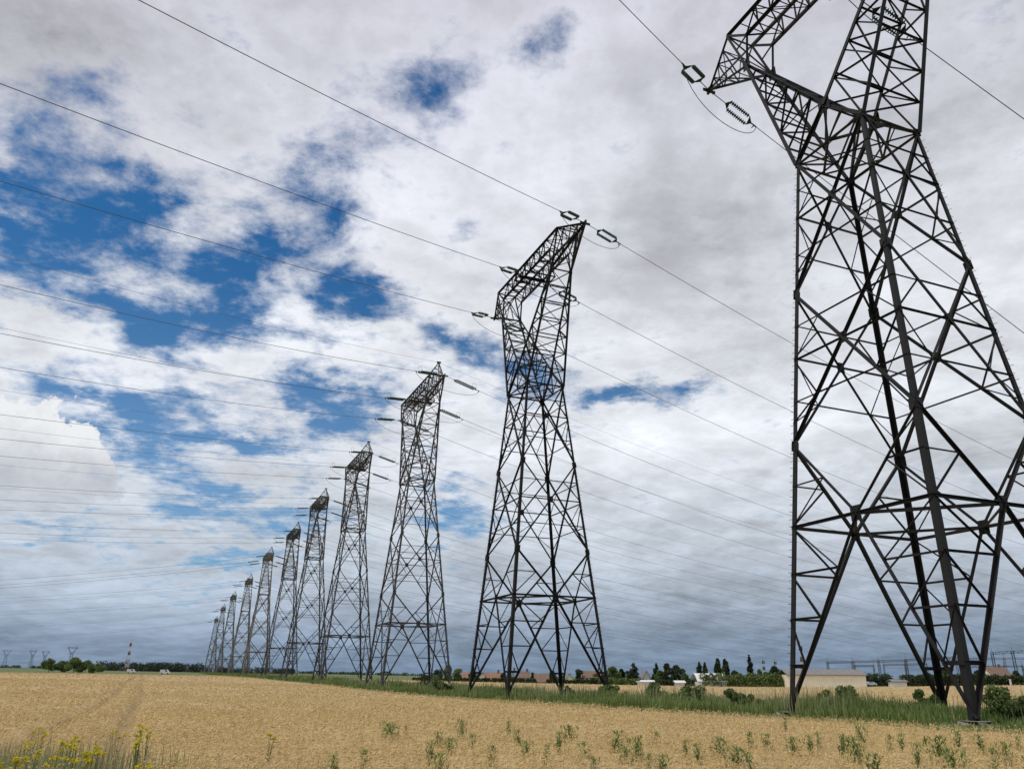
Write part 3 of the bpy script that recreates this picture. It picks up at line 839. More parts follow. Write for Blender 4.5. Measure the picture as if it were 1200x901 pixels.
def make_tree(kind, h, w, name, label, cat, group, loc, leafmat, n=1100):
    root = empty(name, loc); tr = MB(); lean = random.uniform(-.03, .03) * h
    tr.tube([(0, 0, -.3), (lean * .3, 0, h * .3), (lean, 0, h * .7)], .1, 7, [h * .026, h * .018, h * .006])
    cs, rs = [], []
    if kind == 'round':
        for i in range(17):
            a, e = random.uniform(0, 6.28), random.uniform(.25, .92); rr = w * .5 * math.sin(math.pi * min(.95, e ** .8)) * random.uniform(.35, .95)
            c = (rr * math.cos(a), rr * math.sin(a), h * e); cs.append(c); rs.append(w * random.uniform(.13, .24))
            tr.tube([(lean * .4, 0, h * .32), lerp((lean * .5, 0, h * .4), c, .6), c], .1, 5, [h * .010, h * .006, h * .002])
        sq = .85
    elif kind == 'conifer':
        for i in range(22):
            e = .10 + .88 * (i / 21); rr = w * .42 * (1 - e) ** .8; a = random.uniform(0, 6.28)
            cs.append((rr * .7 * math.cos(a), rr * .7 * math.sin(a), h * e)); rs.append(max(.04 * w, rr * random.uniform(.6, .9) + .03 * w))
        sq = .75
    elif kind == 'poplar':
        for i in range(16):
            e = .15 + .8 * (i / 15); rr = w * .5 * math.sin(math.pi * min(.98, .25 + .72 * e)) ** .7; a = random.uniform(0, 6.28)
            cs.append((rr * .35 * math.cos(a), rr * .35 * math.sin(a), h * e)); rs.append(rr * random.uniform(.6, .9))
        sq = 1.5
    else:
        for i in range(15):
            a = random.uniform(0, 6.28); rr = w * .5 * random.uniform(.0, .85); e = random.uniform(.18, .85) * (1 - .45 * (rr / (w * .5)) ** 2)
            cs.append((rr * math.cos(a), rr * math.sin(a), h * e)); rs.append(min(w, h) * random.uniform(.13, .24))
            tr.tube([(0, 0, 0), (rr * .6 * math.cos(a), rr * .6 * math.sin(a), h * e * .6), cs[-1]], .1, 4, [h * .014, h * .008, h * .003])
        sq = .9
    tr.build('trunk' if kind != 'bush' else 'stems', M['bark'], root)
    v, f = leaf_cloud(cs, rs, n, max(.14, .050 * max(h, w)) if kind != 'bush' else .085, sq)
    np_mesh('crown' if kind != 'bush' else 'foliage', v, f, leafmat, root)
    return tag(root, label, cat, group)

def gx(px, Y): return (px - 600) / 986.0 * Y
def hz(px): return 795.3 + px * .0066
def pz(px, py, Y): return CAMH + (hz(px) - py) * Y / 1054.0

# shrubs in the strip
SHR = [(1174, 38.0, 1.75, 2.3, 'leaf_mid', 'leafy green bush at the right edge beside the nearest pylon'),
       (1198, 37.0, 1.1, 2.2, 'leaf_mid', 'low green bush cut by the right edge of the picture'),
       (1078, 48.0, 1.3, 2.0, 'leaf_mid', 'small bush behind the dark middle leg of the nearest pylon'),
       (985, 52.0, 1.5, 3.0, 'leaf_mid', 'bush in the rough grass right of the left leg of the nearest pylon'),
       (868, 58.0, 1.3, 3.4, 'leaf_mid', 'bush in the rough grass left of the nearest pylon'),
       (806, 66.0, 2.0, 3.0, 'leaf_mid', 'rounded bush in the strip midway between the two nearest pylons'),
       (766, 72.0, 1.7, 2.6, 'leaf_mid', 'taller dark bush right of the second pylon'),
       (716, 84.0, 1.6, 2.2, 'leaf_mid', 'bush at the right foot of the second pylon'),
       (668, 84.0, 1.4, 1.8, 'leaf_dark', 'dark bush at the middle foot of the second pylon'),
       (512, 108.0, 2.2, 3.2, 'leaf_mid', 'bright green bush left of the second pylon, below the third'),
       (524, 100.0, 1.2, 2.4, 'leaf_dark', 'dark low bush poking into the wheat left of the second pylon'),
       (498, 134.0, 2.2, 2.2, 'leaf_dark', 'dark bush round the right foot of the third pylon')]
for px, Y, h, w, lm, lab in SHR:
    x = gx(px, Y); make_tree('bush', h, w, 'shrub', lab, 'bush', 'bushes in the strip under the pylons', (x, Y, tz(x, Y) - .05), M[lm], 3200)

# weeds that stand above the wheat
def weed_mesh(h, n, sp):
    X = rng.normal(0, sp, n); Y = rng.normal(0, sp, n)
    v, f = blades(X, Y, np.zeros(n), h * rng.uniform(.45, 1.0, n), .016, .35)
    k = n * 9; st = rng.integers(0, n, k); t = rng.uniform(.40, 1.0, k); a = rng.uniform(0, 6.28, k)
    P = np.stack([X[st] * (1 + .3 * t), Y[st] * (1 + .3 * t), h * t], 1); d = np.stack([np.cos(a), np.sin(a), rng.uniform(.1, 1.5, k)], 1) * .10; s = np.stack([-np.sin(a), np.cos(a), 0 * a], 1) * .013
    V = np.stack([P, P + d * .5 + s, P + d, P + d * .5 - s], 1).reshape(-1, 3); i = np.arange(k)[:, None] * 4 + np.array([[0, 1, 2, 0, 2, 3]])
    return np.concatenate([v, V]), np.concatenate([f, i.reshape(-1, 3) + len(v)])
WEED = [(508, 870, .5), (533, 866, .6), (575, 874, .5), (610, 856, .5), (730, 876, .5), (755, 884, .6), (815, 872, .6), (852, 876, .6), (893, 861, .7), (944, 862, .6), (990, 866, .8), (998, 872, .7), (1060, 872, .8), (1102, 880, .7), (1152, 878, .8), (1180, 864, .7), (1192, 876, .7), (430, 878, .4), (405, 884, .4),
        (462, 849, .8), (480, 851, .6), (520, 858, .7), (545, 846, .9), (557, 862, .6), (598, 846, 1.0), (622, 870, .7), (640, 872, .6), (655, 858, .8), (665, 852, .7),
        (690, 870, .7), (718, 857, .9), (745, 866, .7), (765, 858, .7), (800, 868, .8), (838, 866, .6), (872, 858, .8), (916, 842, 1.1), (921, 865, .9), (955, 858, .8), (976, 862, .8),
        (1005, 852, .9), (1030, 862, .9), (1046, 860, .8), (1090, 866, .7), (1112, 857, .8), (1140, 862, .9), (1168, 872, .7), (880, 884, .7), (1010, 884, .7), (520, 884, .6), (700, 888, .6), (770, 884, .6)]
wm = [weed_mesh(.85, 16, .055), weed_mesh(.7, 20, .08), weed_mesh(1.0, 14, .04)]
wmesh = []
for v, f in wm:
    o = np_mesh('weed_plant', v, f, M['weedgreen']); wmesh.append(o.data); bpy.data.objects.remove(o)
spots_w = []
for i, (px, top, sc) in enumerate(WEED):
    hh = (.15 + .20 * random.random()) * sc ** .5                     # height above the crop
    Y = (CAMH - hh) * 1054 / (top - hz(px)); x = gx(px, Y)
    o = bpy.data.objects.new('weed_plant', wmesh[i % 3]); COL.objects.link(o)
    o.location = (x, Y, tz(x, Y) - .45); o.rotation_euler = (0, 0, random.uniform(0, 6.28)); s = (hh + .45) / (.85, .7, 1.0)[i % 3]; o.scale = (s * random.uniform(.7, 1.7), s * random.uniform(.7, 1.7), s); o.rotation_euler = (random.uniform(-.16, .16), random.uniform(-.16, .16), random.uniform(0, 6.28))
    tag(o, 'green weed tuft standing up out of the ripe wheat in the foreground', 'weed', 'weeds scattered through the wheat')

# yellow ragwort at the lower left
def ragwort(loc, h, label, seed):
    rs = random.Random(seed); root = empty('ragwort_plant', loc, rs.uniform(0, 6.28)); st = MB(); tops = []
    for k in range(rs.randint(4, 6)):
        a = rs.uniform(0, 6.28); sp = rs.uniform(.02, .16); hh = h * rs.uniform(.82, 1.0)
        st.tube([(0, 0, 0), (sp * .3 * math.cos(a), sp * .3 * math.sin(a), hh * .5), (sp * math.cos(a), sp * math.sin(a), hh)], .006, 5, [.008, .006, .003]); tops.append((sp * math.cos(a), sp * math.sin(a), hh))
    st.build('stem', M['stem'], root)
    n = 46; src = np.array(tops)[rng.integers(0, len(tops), n)]; t = rng.uniform(.35, .9, n)[:, None]; P = src * t; a = rng.uniform(0, 6.28, n)
    d = np.stack([np.cos(a), np.sin(a), rng.uniform(-.2, .5, n)], 1) * .11; s = np.stack([-np.sin(a), np.cos(a), 0 * a], 1) * .02
    V = np.stack([P, P + d * .5 + s, P + d, P + d * .5 - s], 1).reshape(-1, 3); np_mesh('leaves', V, np.arange(n)[:, None] * 4 + np.arange(4)[None], M['weeds'], root)
    for c in tops:
        m_ = 34; dk = np.array(c) + np.array([(0, 0, .015)] + [(.05 * math.cos(k * 1.0472), .05 * math.sin(k * 1.0472), -.005 + .02 * (k % 2)) for k in range(6)]); r_ = np.minimum(np.abs(rng.normal(0, .035, m_)), .055); a = rng.uniform(0, 6.28, m_); P = np.array(c) + np.stack([r_ * np.cos(a), r_ * np.sin(a), .02 + np.clip(rng.normal(0, .012, m_), -.02, .02) - r_ * .2], 1)
        u = rng.normal(size=(m_, 3)) * [1, 1, .45]; u /= np.linalg.norm(u, axis=1)[:, None]; w = np.cross(u, rng.normal(size=(m_, 3))); w /= np.linalg.norm(w, axis=1)[:, None]; z = .016
        V = np.concatenate([np.stack([P - u * z, P + w * z, P + u * z, P - w * z], 1).reshape(-1, 3), dk]); o4 = m_ * 4
        np_mesh('flower_head', V, np.concatenate([np.arange(m_)[:, None] * 4 + np.arange(4)[None], np.array([(o4, o4 + 1, o4 + 2, o4 + 3), (o4, o4 + 3, o4 + 4, o4 + 5), (o4, o4 + 5, o4 + 6, o4 + 1)])]), M['yellow'], root)
    return tag(root, label, 'wildflower', 'yellow wildflowers at the lower left')
RAG = [(63, 853, .5), (50, 864, .45), (80, 884, .4), (103, 863, .5), (116, 874, .55), (124, 880, .45), (152, 854, .5), (178, 850, .6), (186, 853, .5), (175, 866, .45), (60, 878, .4),
       (40, 885, .4), (30, 893, .4), (100, 889, .4), (188, 894, .35), (325, 860, .35), (92, 868, .4), (134, 872, .4)]
RL = {63: 'tall yellow wildflower, highest of the cluster near the left corner', 178: 'tall yellow wildflower, highest of the right-hand cluster at lower left', 325: 'lone yellow wildflower standing apart in the wheat, right of the others'}
for i, (px, top, hh) in enumerate(RAG):
    Y = (CAMH - hh) * 1054 / (top - hz(px)); x = gx(px, Y)
    ragwort((x, Y, tz(x, Y) - .6), hh + .6, RL.get(px, 'yellow-flowered weed among the grass at the lower left corner'), i)

# ------------------------------------------------------------------ village, sheds and trees on the right
def house(px0, px1, eave, ridge, Y, depth, wallm, roofm, label, turn=0.0, base=803.5, chimney=True, windows=2, gable=False):
    """house whose front runs between two bearings; eave and ridge are given as sight heights"""
    xm = (px0 + px1) / 2; x = gx(xm, Y); W_ = abs(gx(px1, Y) - gx(px0, Y)); g = tz(x, Y) - .3
    he = pz(xm, eave, Y) - g; hr = pz(xm, ridge, Y) - g
    root = empty('house', (x, Y, g), turn)
    a, b = W_ / 2, depth / 2; wl = MB()
    if gable: wl.add([(-a, -b, 0), (a, -b, 0), (a, b, 0), (-a, b, 0), (-a, -b, he), (a, -b, he), (a, b, he), (-a, b, he), (0, -b, hr), (0, b, hr)],
                     [(0, 1, 5, 8, 4), (2, 3, 7, 9, 6), (1, 2, 6, 5), (3, 0, 4, 7)])
    else: wl.add([(-a, -b, 0), (a, -b, 0), (a, b, 0), (-a, b, 0), (-a, -b, he), (a, -b, he), (a, b, he), (-a, b, he), (-a, 0, hr), (a, 0, hr)],
                 [(0, 1, 5, 4), (2, 3, 7, 6), (1, 2, 6, 9, 5), (3, 0, 4, 8, 7)])
    wl.build('wall', M[wallm], root)
    rf = MB(); o = .45; t = .16
    def slab(p): rf.add([(x_, y_, z_ + .02) for x_, y_, z_ in p] + [(x_, y_, z_ + t) for x_, y_, z_ in p], [(3, 2, 1, 0), (4, 5, 6, 7), (0, 1, 5, 4), (1, 2, 6, 5), (2, 3, 7, 6), (3, 0, 4, 7)])
    if gable:
        s = (hr - he) / a
        slab([(-a - o, -b - o, he - o * s), (0, -b - o, hr), (0, b + o, hr), (-a - o, b + o, he - o * s)]); slab([(0, -b - o, hr), (a + o, -b - o, he - o * s), (a + o, b + o, he - o * s), (0, b + o, hr)])
    else:
        s = (hr - he) / b
        slab([(-a - o, -b - o, he - o * s), (a + o, -b - o, he - o * s), (a + o, 0, hr), (-a - o, 0, hr)]); slab([(-a - o, 0, hr), (a + o, 0, hr), (a + o, b + o, he - o * s), (-a - o, b + o, he - o * s)])
    r_ = rf.build('roof', M[roofm], root)
    if chimney:
        c = MB(); cx = a * .55; c.box(cx - .35, cx + .35, -.35, .35, hr - .7, hr + 1.0); c.box(cx - .42, cx + .42, -.42, .42, hr + 1.0, hr + 1.15); c.build('chimney', M['brownroof'], r_)
    for k in range(windows):
        wx = -a + W_ * (k + .5) / windows; z0 = he * .38; f = MB(); ww, wh = min(1.1, W_ / windows * .35), min(1.3, he * .35)
        f.box(wx - ww / 2 - .08, wx + ww / 2 + .08, -b - .05, -b + .04, z0 - .08, z0); f.box(wx - ww / 2 - .08, wx + ww / 2 + .08, -b - .05, -b + .04, z0 + wh, z0 + wh + .08)
        f.box(wx - ww / 2 - .08, wx - ww / 2, -b - .045, -b + .04, z0, z0 + wh); f.box(wx + ww / 2, wx + ww / 2 + .08, -b - .045, -b + .04, z0, z0 + wh)
        fo = f.build('window', M['white'], root); p = MB(); p.box(wx - ww / 2, wx + ww / 2, -b - .02, -b + .03, z0, z0 + wh); p.build('pane', M['glasspane'], fo)
    return tag(root, label, 'house', 'village houses beyond the wheat')

house(564, 572, 793, 788, 318, 9, 'cream', 'redroof', 'narrow cream gabled house left of the orange-roofed one', gable=True, chimney=False, windows=1)
house(572, 590, 797, 788.5, 316, 9, 'cream', 'redroof', 'low house with a bright orange tiled roof behind the second pylon', windows=3)
house(544, 552, 795, 788, 330, 8, 'cream', 'redroof', 'small house with a red roof between trees left of the second pylon', windows=1, chimney=False)
house(600, 606, 795, 786, 325, 7, 'white', 'greyroof', 'narrow white house with a chimney between the legs of the second pylon', gable=True, windows=1)
house(612, 622, 794, 787, 335, 8, 'cream', 'brownroof', 'brown-roofed house behind the thick leg of the second pylon', windows=2)
house(629, 644, 799, 789.5, 312, 10, 'cream', 'brownroof', 'house with a steep pinkish brown roof facing the field', windows=2, chimney=False)
house(664, 673, 796, 789, 320, 9, 'cream', 'greyroof', 'cream gable wall right of the middle leg of the second pylon', gable=True, chimney=False, windows=1)
house(684, 706, 794, 786.5, 330, 10, 'cream', 'brownroof', 'wide house with a brown tiled roof behind the right leg of the second pylon', windows=3)
house(754, 762, 794, 786, 325, 9, 'white', 'greyroof', 'white gabled house glimpsed between two groups of trees', gable=True, chimney=False, windows=1)
house(1160, 1182, 792, 782, 345, 10, 'cream', 'brownroof', 'pale house behind the hedge at the right edge', windows=2)

# sheds
def shed(px0, px1, eave, ridge, Y, depth, wallm, roofm, name, label, arched=False, doors=0):
    xm = (px0 + px1) / 2; x = gx(xm, Y); a = abs(gx(px1, Y) - gx(px0, Y)) / 2; b = depth / 2; g = tz(x, Y) - .75
    he = pz(xm, eave, Y) - g; hr = pz(xm, ridge, Y) - g; root = empty(name, (x, Y, g)); wl = MB()
    wl.box(-a, a, -b, b, 0, he); wl.build('wall', M[wallm], root); rf = MB()
    if arched:
        n = 10; pr = [(-b - .3 + (2 * b + .6) * k / n, he + (hr - he) * math.sin(math.pi * k / n) + .02) for k in range(n + 1)]
        V = [(s * (a + .3), y, z) for s in (-1, 1) for y, z in pr] + [(s * (a + .3), y, z + .14) for s in (-1, 1) for y, z in pr]; q = n + 1
        rf.add(V, [(k, k + 1, k + 1 + q, k + q) for k in range(n)] + [(k + 2 * q, k + 3 * q, k + 1 + 3 * q, k + 1 + 2 * q) for k in range(n)]
               + [tuple(range(0, q)) + tuple(range(3 * q - 1, 2 * q - 1, -1)), tuple(range(q, 2 * q)) + tuple(range(4 * q - 1, 3 * q - 1, -1))])
    else:
        s = (hr - he) / b; o = .5; V = [(x_, y_, z_) for x_ in (-a - o, a + o) for y_, z_ in ((-b - o, he - o * s + .02), (0, hr + .02), (b + o, he - o * s + .02), (b + o, he - o * s + .2), (0, hr + .2), (-b - o, he - o * s + .2))]
        rf.add(V, [(i, (i + 1) % 6, (i + 1) % 6 + 6, i + 6) for i in range(6)] + [(5, 4, 3, 2, 1, 0), (6, 7, 8, 9, 10, 11)])
    rf.build('roof', M[roofm], root)
    for k in range(doors):
        d = MB(); dx = -a + 2 * a * (k + .5) / doors; d.box(dx - 1.3, dx + 1.3, -b - .06, -b + .02, 0, he * .72); d.build('door', M['greyroof'], root)
    return tag(root, label, 'shed')
shed(921, 1011, 791, 785, 300, 10, 'cream', 'greyroof', 'barn', 'long low cream building with a grey roof behind the nearest pylon')
shed(816, 849, 799, 789.5, 306, 12, 'white', 'white', 'shed', 'white shed with a rounded pale roof behind the hedge', arched=True)
shed(748, 767, 799, 797.5, 303, 4, 'white', 'white', 'shed', 'small flat white shed at the edge of the wheat')
shed(1046, 1062, 799, 797, 303, 4, 'white', 'greyroof', 'cabin', 'small white cabin in front of the hedge right of the long building')
shed(793, 803, 800, 798, 304, 4, 'white', 'white', 'shed', 'tiny pale shed below the big dark trees')

def car(px, Y, L, Hh, bm, label, rz):
    x = gx(px, Y); root = empty('parked_car', (x, Y, tz(x, Y) - .1), rz); b = MB()
    pr = [(-.5, .28), (-.5, .62), (-.44, .70), (-.30, .72), (-.20, 1.0), (.22, 1.0), (.36, .74), (.47, .66), (.5, .5), (.5, .28)]
    n = len(pr); w = .88
    b.add([(px_ * L, -w + (.12 if z > .8 else 0), z * Hh) for px_, z in pr] + [(px_ * L, w - (.12 if z > .8 else 0), z * Hh) for px_, z in pr], [(i, (i + 1) % n, (i + 1) % n + n, i + n)[::-1] for i in range(n)] + [tuple(range(n)), tuple(range(2 * n - 1, n - 1, -1))])
    b.build('body', M[bm], root); g = MB()
    for s in (-1, 1): g.add([(-.17 * L, s * (w - .02), .76 * Hh), (.30 * L, s * (w - .02), .76 * Hh), (.20 * L, s * (w - .09), .96 * Hh), (-.15 * L, s * (w - .09), .96 * Hh)], [(0, 1, 2, 3)])
    g.build('side_window', M['glasspane'], root)
    for sx in (-.31, .31):
        for s in (-1, 1): t = MB(); t.tube([(sx * L, s * w - .1, .32), (sx * L, s * w + .03, .32)], .32, 12); t.build('wheel', M['rubber'], root)
    return tag(root, label, 'car')
car(1022, 300, 4.2, 1.55, 'bluepaint', 'pale blue car parked at the right end of the long cream building', 0.1)
pst = MB(); pst.box(-.25, .25, -.2, .2, -.8, 1.7); pst.box(-.32, .32, -.26, .26, 1.7, 1.85); x = gx(1187, 300)
tag(pst.build('marker_post', M['white'], None, loc=(x, 300, tz(x, 300))), 'white post at the far edge of the wheat near the right edge', 'post')

# trees and hedges behind the far edge of the wheat
TR = [('round', 805, 789, 12, 11, 'leaf_mid', 'low green tree between the tiny pale shed and the slim pair'), ('round', 864, 786, 12, 12, 'leaf_dark', 'dark low tree right of the upright trees'), ('round', 901, 787, 12, 12, 'leaf_dark', 'dark tree tucked behind the green bushy one by the conifer'),
      ('round', 738, 786, 10, 12, 'leaf_dark', 'dark low tree at the foot of the broad conifer'), ('round', 712, 786, 11, 12, 'leaf_dark', 'dark tree just left of the mid green round one'), ('round', 776, 786, 14, 12, 'leaf_mid', 'low green tree under the pointed conifer'),
      ('round', 565, 787, 9, 13, 'leaf_dark', 'small dark tree against the narrow cream gable'), ('round', 592, 789, 11, 12, 'leaf_dark', 'dark bushy tree at the right end of the orange roof'),
      ('round', 626, 788, 10, 13, 'leaf_dark', 'dark tree just left of the steep pinkish roof'), ('round', 700, 790, 14, 10, 'leaf_mid', 'low green tree in front of the wide brown-roofed house'), ('round', 660, 789, 10, 11, 'leaf_mid', 'low green tree left of the cream gable wall'),
      ('round', 499, 791.5, 13, 17, 'leaf_dark', 'dark rounded tree at the left end of the village'), ('round', 515, 783, 13, 14, 'leaf_dark', 'dark taller tree left of the second pylon'),
      ('poplar', 527, 777, 9, 14, 'leaf_mid', 'thin sparse tree left of the small red-roofed house'), ('round', 540, 783, 14, 14, 'leaf_mid', 'green tree just left of the second pylon'),
      ('round', 556, 786, 10, 14, 'leaf_dark', 'small dark tree behind the left leg of the second pylon'), ('round', 600, 791, 12, 10, 'leaf_mid', 'low green tree right of the orange roof'),
      ('round', 650, 786, 12, 12, 'leaf_dark', 'dark tree behind the brown pinkish roof'), ('round', 681, 784, 13, 14, 'leaf_dark', 'dark round tree left of the wide brown-roofed house'),
      ('round', 720, 779, 17, 14, 'leaf_mid', 'mid green round tree right of the second pylon'), ('round', 731, 782, 10, 14, 'leaf_dark', 'dark small tree between the green tree and the conifer'),
      ('conifer', 745, 776, 19, 14, 'needle', 'broad dark conifer right of the second pylon'), ('conifer', 772, 776, 13, 14, 'needle', 'dark pointed conifer left of the big round trees'),
      ('round', 784, 776, 17, 14, 'leaf_dark', 'big dark round tree in the group by the tiny pale shed'), ('round', 797, 777, 17, 14, 'leaf_dark', 'rightmost big dark tree of the group by the tiny pale shed'),
      ('poplar', 823, 775, 7, 13, 'leaf_dark', 'slim upright tree, left one of the pair above the white shed'), ('poplar', 830, 776, 7, 13, 'leaf_dark', 'slim upright tree, right one of the pair above the white shed'),
      ('poplar', 845, 771, 10, 13, 'leaf_dark', 'tallest upright tree behind the right end of the white shed'), ('poplar', 854, 772, 10, 13, 'leaf_dark', 'upright tree touching the tallest one on its right'),
      ('conifer', 883, 767, 12, 13, 'needle', 'tall dark conifer with a thin spire left of the long building'), ('round', 893, 784, 13, 12, 'leaf_mid', 'green bushy tree right of the spired conifer'),
      ('round', 912, 781, 18, 12, 'leaf_dark', 'dark wide tree at the left end of the long building'), ('round', 870, 789, 14, 12, 'leaf_mid', 'low light green tree left of the spired conifer'),
      ('round', 1088, 788, 20, 12, 'leaf_dark', 'dark tree behind the middle legs of the nearest pylon'), ('round', 1112, 783, 14, 12, 'leaf_mid', 'green tree between the thick legs of the nearest pylon'),
      ('round', 1150, 786, 13, 12, 'leaf_dark', 'dark tree left of the pale house at the right edge'), ('round', 1196, 787, 14, 12, 'leaf_dark', 'dark tree cut by the right edge of the picture')]
for i, (kd, px, top, wpx, k, lm, lab) in enumerate(TR):
    Y = 307 + (i * 7) % 16 + (10 if kd != 'round' else 4); x = gx(px, Y); g = tz(x, Y) - .4; h = pz(px, top, Y) - g
    make_tree(kd, h, wpx * Y / 986, {'round': 'broadleaf_tree', 'conifer': 'conifer_tree', 'poplar': 'poplar_tree'}[kd], lab, 'tree', 'trees round the village', (x, Y, g), M[lm], 2600)
def hedge(px0, px1, top, Y, lm, label, thick=2.4):
    x0, x1 = gx(px0, Y), gx(px1, Y); n = int(abs(x1 - x0) / 1.2) + 2; cs, rs = [], []
    xm = (x0 + x1) / 2; g = tz(xm, Y) - .6; h = pz((px0 + px1) / 2, top, Y) - g
    for k in range(n):
        for zf in (.25, .62): cs.append((x0 - xm + (x1 - x0) * k / (n - 1) + random.uniform(-.4, .4), random.uniform(-.4, .4), h * zf * random.uniform(.85, 1.1))); rs.append(max(.7, h * .36) * random.uniform(.8, 1.15))
    v, f = leaf_cloud(cs, rs, n * 300, .42, .95); root = empty('hedge', (xm, Y, g)); np_mesh('foliage', v, f, M[lm], root); st = MB()
    for k in range(0, n, 2): st.tube([(cs[2 * k][0], 0, -.2), (cs[2 * k][0] + .2, 0, h * .7)], .05, 4, [.07, .03])
    st.build('stems', M['bark'], root); return tag(root, label, 'hedge', 'hedges along the far edge of the wheat')
hedge(487, 545, 794.5, 308, 'leaf_dark', 'dark hedge left of the second pylon')
hedge(545, 628, 794.2, 303, 'leaf_dark', 'low dark hedge in front of the orange-roofed house')
hedge(644, 706, 795.5, 304, 'leaf_dark', 'low hedge in front of the cream gable and the wide brown roof')
hedge(706, 748, 794.5, 302, 'leaf_mid', 'clipped green hedge left of the small flat white shed')
hedge(768, 816, 796.5, 306, 'leaf_dark', 'dark hedge between the flat white shed and the rounded white roof')
hedge(826, 920, 788.5, 301, 'leaf_mid', 'thick green hedge running up to the long cream building')
hedge(1011, 1045, 788.5, 309, 'leaf_dark', 'dark hedge behind the pale blue car')
hedge(1062, 1100, 789.5, 304, 'leaf_dark', 'dark hedge behind the legs of the nearest pylon')
hedge(1100, 1235, 790, 303, 'leaf_dark', 'long dark hedge running out at the right edge')

# ------------------------------------------------------------------ switchyard gantries
def gantry(px0, px1, top0, top1, Y0, Y1, nposts, label, w=.9):
    p0 = Vector((gx(px0, Y0), Y0, pz(px0, top0, Y0))); p1 = Vector((gx(px1, Y1), Y1, pz(px1, top1, Y1)))
    g = tz(p0.x, p0.y) - .5; root = empty('switchyard_gantry', (p0.x, p0.y, g)); o = Vector((p0.x, p0.y, g)); d = (p1 - p0)
    s = Vector((-d.y, d.x, 0)).normalized() * w * .5; bm_ = MB(); up = Vector((0, 0, w)); a0, a1 = p0 - o, p1 - o
    for q in (s, -s):
        bm_.angle(a0 + q, a1 + q, .16); bm_.angle(a0 + q - up, a1 + q - up, .16); zigzag(bm_, a0 + q, a1 + q, a0 + q - up, a1 + q - up, max(4, int(d.length / 1.4)), .09)
    zigzag(bm_, a0 + s, a1 + s, a0 - s, a1 - s, max(4, int(d.length / 1.6)), .08); bm_.build('beam', M['gantry'], root)
    for k in range(nposts):
        c = lerp(a0, a1, k / (nposts - 1)); pm = MB(); dn = d.normalized() * w * .45; base = tz(c.x + o.x, c.y + o.y) - .5 - g
        cor = [(s + dn), (s - dn), (-s - dn), (-s + dn)]
        for q in cor: pm.angle(Vector((c.x, c.y, base)) + q * 1.3, c + q - Vector((0, 0, .02)), .15)
        for i in range(4): zigzag(pm, Vector((c.x, c.y, base)) + cor[i] * 1.3, c + cor[i], Vector((c.x, c.y, base)) + cor[(i + 1) % 4] * 1.3, c + cor[(i + 1) % 4], 8, .07)
        pm.tube([c, c + Vector((0, 0, 2.6))], .09, 5, [.12, .03]); pm.build('post', M['gantry'], root)
    return tag(root, label, 'gantry', 'steel gantries of the switchyard')
gantry(975, 1068, 775.5, 773, 470, 440, 4, 'long dark steel gantry above the long cream building')
gantry(1068, 1142, 772.5, 768.5, 440, 418, 3, 'dark steel gantry seen between the thick legs of the nearest pylon')
gantry(1007, 1029, 779.5, 779.5, 400, 398, 2, 'small low portal right of the long cream building', .6)
gantry(1041, 1092, 778.5, 777.5, 398, 392, 3, 'low portal with three posts behind the nearest pylon', .6)
gantry(1172, 1222, 764, 761.5, 360, 350, 3, 'tall gantry cut by the right edge of the picture')
gantry(1100, 1215, 772, 770.5, 430, 410, 5, 'long gantry behind the pale house at the right edge', .8)
gantry(1140, 1205, 781, 780, 385, 380, 4, 'low portal behind the tree left of the pale house', .6)

# ------------------------------------------------------------------ red and white masts
def mast(px, top, Y, label, w=2.6):
    x = gx(px, Y); g = tz(x, Y) - .3; h = pz(px, top, Y) - g; root = empty('lattice_mast', (x, Y, g)); n = 7
    for k in range(n):
        z0, z1 = h * k / n, h * (k + 1) / n; w0, w1 = w * (1 - .72 * k / n), w * (1 - .72 * (k + 1) / n); m_ = MB()
        c0 = [Vector((a * w0 / 2, b * w0 / 2, z0 + .01)) for a, b in ((-1, -1), (1, -1), (1, 1), (-1, 1))]; c1 = [Vector((a * w1 / 2, b * w1 / 2, z1 - .01)) for a, b in ((-1, -1), (1, -1), (1, 1), (-1, 1))]
        for i in range(4):
            m_.angle(c0[i], c1[i], .2); zigzag(m_, c0[i], c1[i], c0[(i + 1) % 4], c1[(i + 1) % 4], 3, .13)
        m_.build('mast_section', M['redpaint'] if k % 2 == 0 else M['white'], root)
    an = MB()
    for zf in (.62, .93):
        for a in range(3): an.box(.95 * math.cos(a * 2.1) - .25, .95 * math.cos(a * 2.1) + .25, .95 * math.sin(a * 2.1) - .25, .95 * math.sin(a * 2.1) + .25, h * zf - 1.4, h * zf + 1.2)
    an.tube([(0, 0, h), (0, 0, h + 3.5)], .09, 5); an.build('antennas', M['gantry'], root)
    return tag(root, label, 'mast')
mast(148, 752, 900, 'red and white lattice mast beyond the field on the left', 3.4)
mast(945, 756, 520, 'red and white mast behind the long cream building', 2.6)
mast(899, 774, 700, 'slim red and white mast right of the spired conifer', 1.5)
mast(913, 775, 720, 'slim red and white mast above the dark wide tree', 1.5)

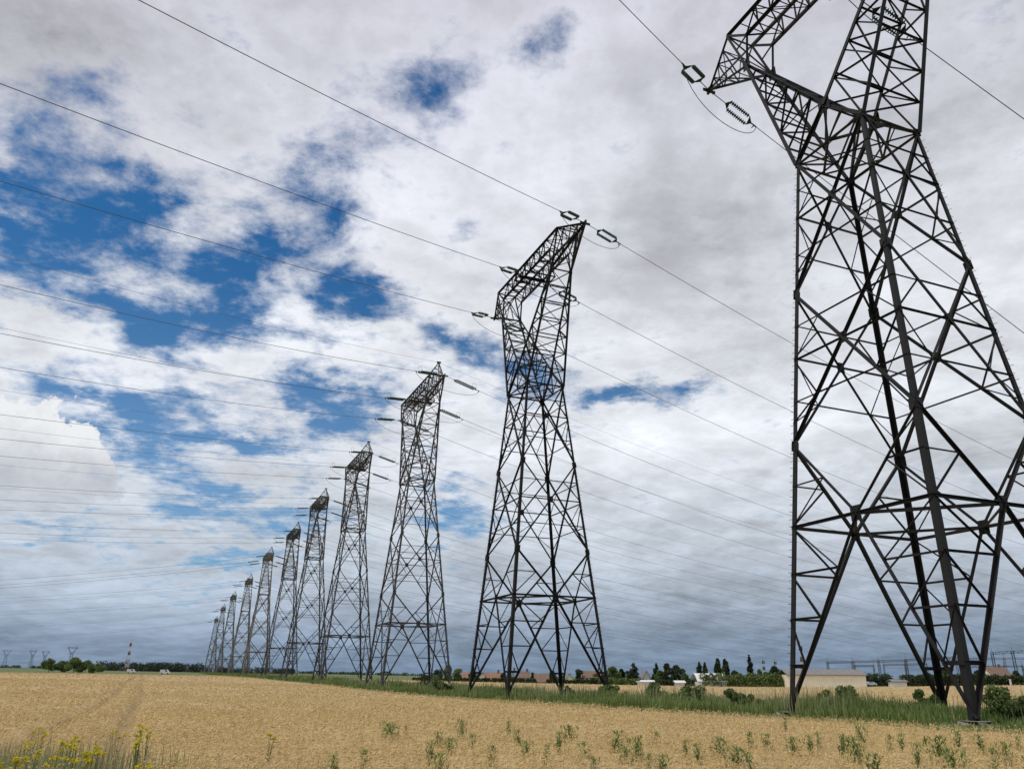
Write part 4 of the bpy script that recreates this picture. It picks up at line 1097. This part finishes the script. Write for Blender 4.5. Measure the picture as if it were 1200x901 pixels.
# ------------------------------------------------------------------ far left: trees, wood, pylons
for px, top, w, Y, lm, lab in [(57, 772, 17, 500, 'leaf_mid', 'leftmost tree of the green clump at the left edge of the field'), (72, 774, 15, 505, 'leaf_mid', 'second tree from the left in the green clump'),
                              (86, 771.5, 18, 498, 'leaf_mid', 'tallest bright tree in the middle of the green clump'), (100, 774, 16, 503, 'leaf_mid', 'fourth tree of the green clump, beside the dark bush'),
                              (112, 778, 15, 496, 'leaf_mid', 'low tree at the right end of the green clump')]:
    x = gx(px, Y); g = tz(x, Y) - .4; make_tree('round', pz(px, top, Y) - g, w * Y / 986 * 1.15, 'broadleaf_tree', lab, 'tree', 'green clump on the left', (x, Y, g), M[lm], 2600)
cs, rs = [], []
for k in range(190):
    px = random.uniform(108, 345); Y = random.uniform(930, 1010); x = gx(px, Y); hh = random.uniform(6, 11) * (1.0 if px < 240 else .7)
    cs.append((x, Y, tz(x, Y) + hh * .45)); rs.append(hh * .62)
v, f = leaf_cloud(cs, rs, 12000, 1.1, .9); o = np_mesh('far_wood', v, f, M['needle']); tag(o, 'dark wood along the horizon behind the red and white mast', 'wood', kind='stuff')
cs, rs = [], []
for k in range(160):
    px = random.choice([random.uniform(-140, 60), random.uniform(330, 500)]); Y = random.uniform(1300, 1400); x = gx(px, Y); cs.append((x, Y, tz(x, Y) + 1.5)); rs.append(random.uniform(2.5, 4.5))
v, f = leaf_cloud(cs, rs, 6000, 1.3, .7); o = np_mesh('far_wood', v, f, M['leaf_dark']); tag(o, 'thin dark line of woodland on the far horizon', 'wood', kind='stuff')
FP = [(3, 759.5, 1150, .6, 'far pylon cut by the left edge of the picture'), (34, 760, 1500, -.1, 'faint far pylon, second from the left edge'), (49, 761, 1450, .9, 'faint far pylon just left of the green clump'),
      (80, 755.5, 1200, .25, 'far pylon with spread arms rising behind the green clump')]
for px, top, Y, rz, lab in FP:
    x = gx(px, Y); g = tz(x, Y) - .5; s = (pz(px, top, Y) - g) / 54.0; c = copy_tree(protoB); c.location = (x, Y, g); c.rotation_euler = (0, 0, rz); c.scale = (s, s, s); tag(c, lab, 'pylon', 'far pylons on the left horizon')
def van(px, Y, label):
    x = gx(px, Y); root = empty('parked_van', (x, Y, tz(x, Y)), .1); b = MB()
    pr = [(-2.6, .4), (-2.6, 2.5), (1.1, 2.5), (1.9, 1.4), (2.6, 1.2), (2.6, .4)]; n = 6
    b.add([(a, -1, z) for a, z in pr] + [(a, 1, z) for a, z in pr], [(i, (i + 1) % n, (i + 1) % n + n, i + n)[::-1] for i in range(n)] + [tuple(range(n)), tuple(range(2 * n - 1, n - 1, -1))]); b.build('body', M['white'], root)
    g = MB(); g.add([(.2, -1.02, 1.5), (1.5, -1.02, 1.5), (1.0, -1.02, 2.3), (.2, -1.02, 2.3)], [(0, 1, 2, 3)]); g.build('side_window', M['glasspane'], root)
    for sx in (-1.6, 1.6):
        for s in (-1, 1): t = MB(); t.tube([(sx, s * .95 - .1, .38), (sx, s * .95 + .08, .38)], .38, 12); t.build('wheel', M['rubber'], root)
    tag(root, label, 'van')
van(194, 480, 'white van parked at the far edge of the wheat on the left')
van(154, 560, 'white van parked below the red and white mast')
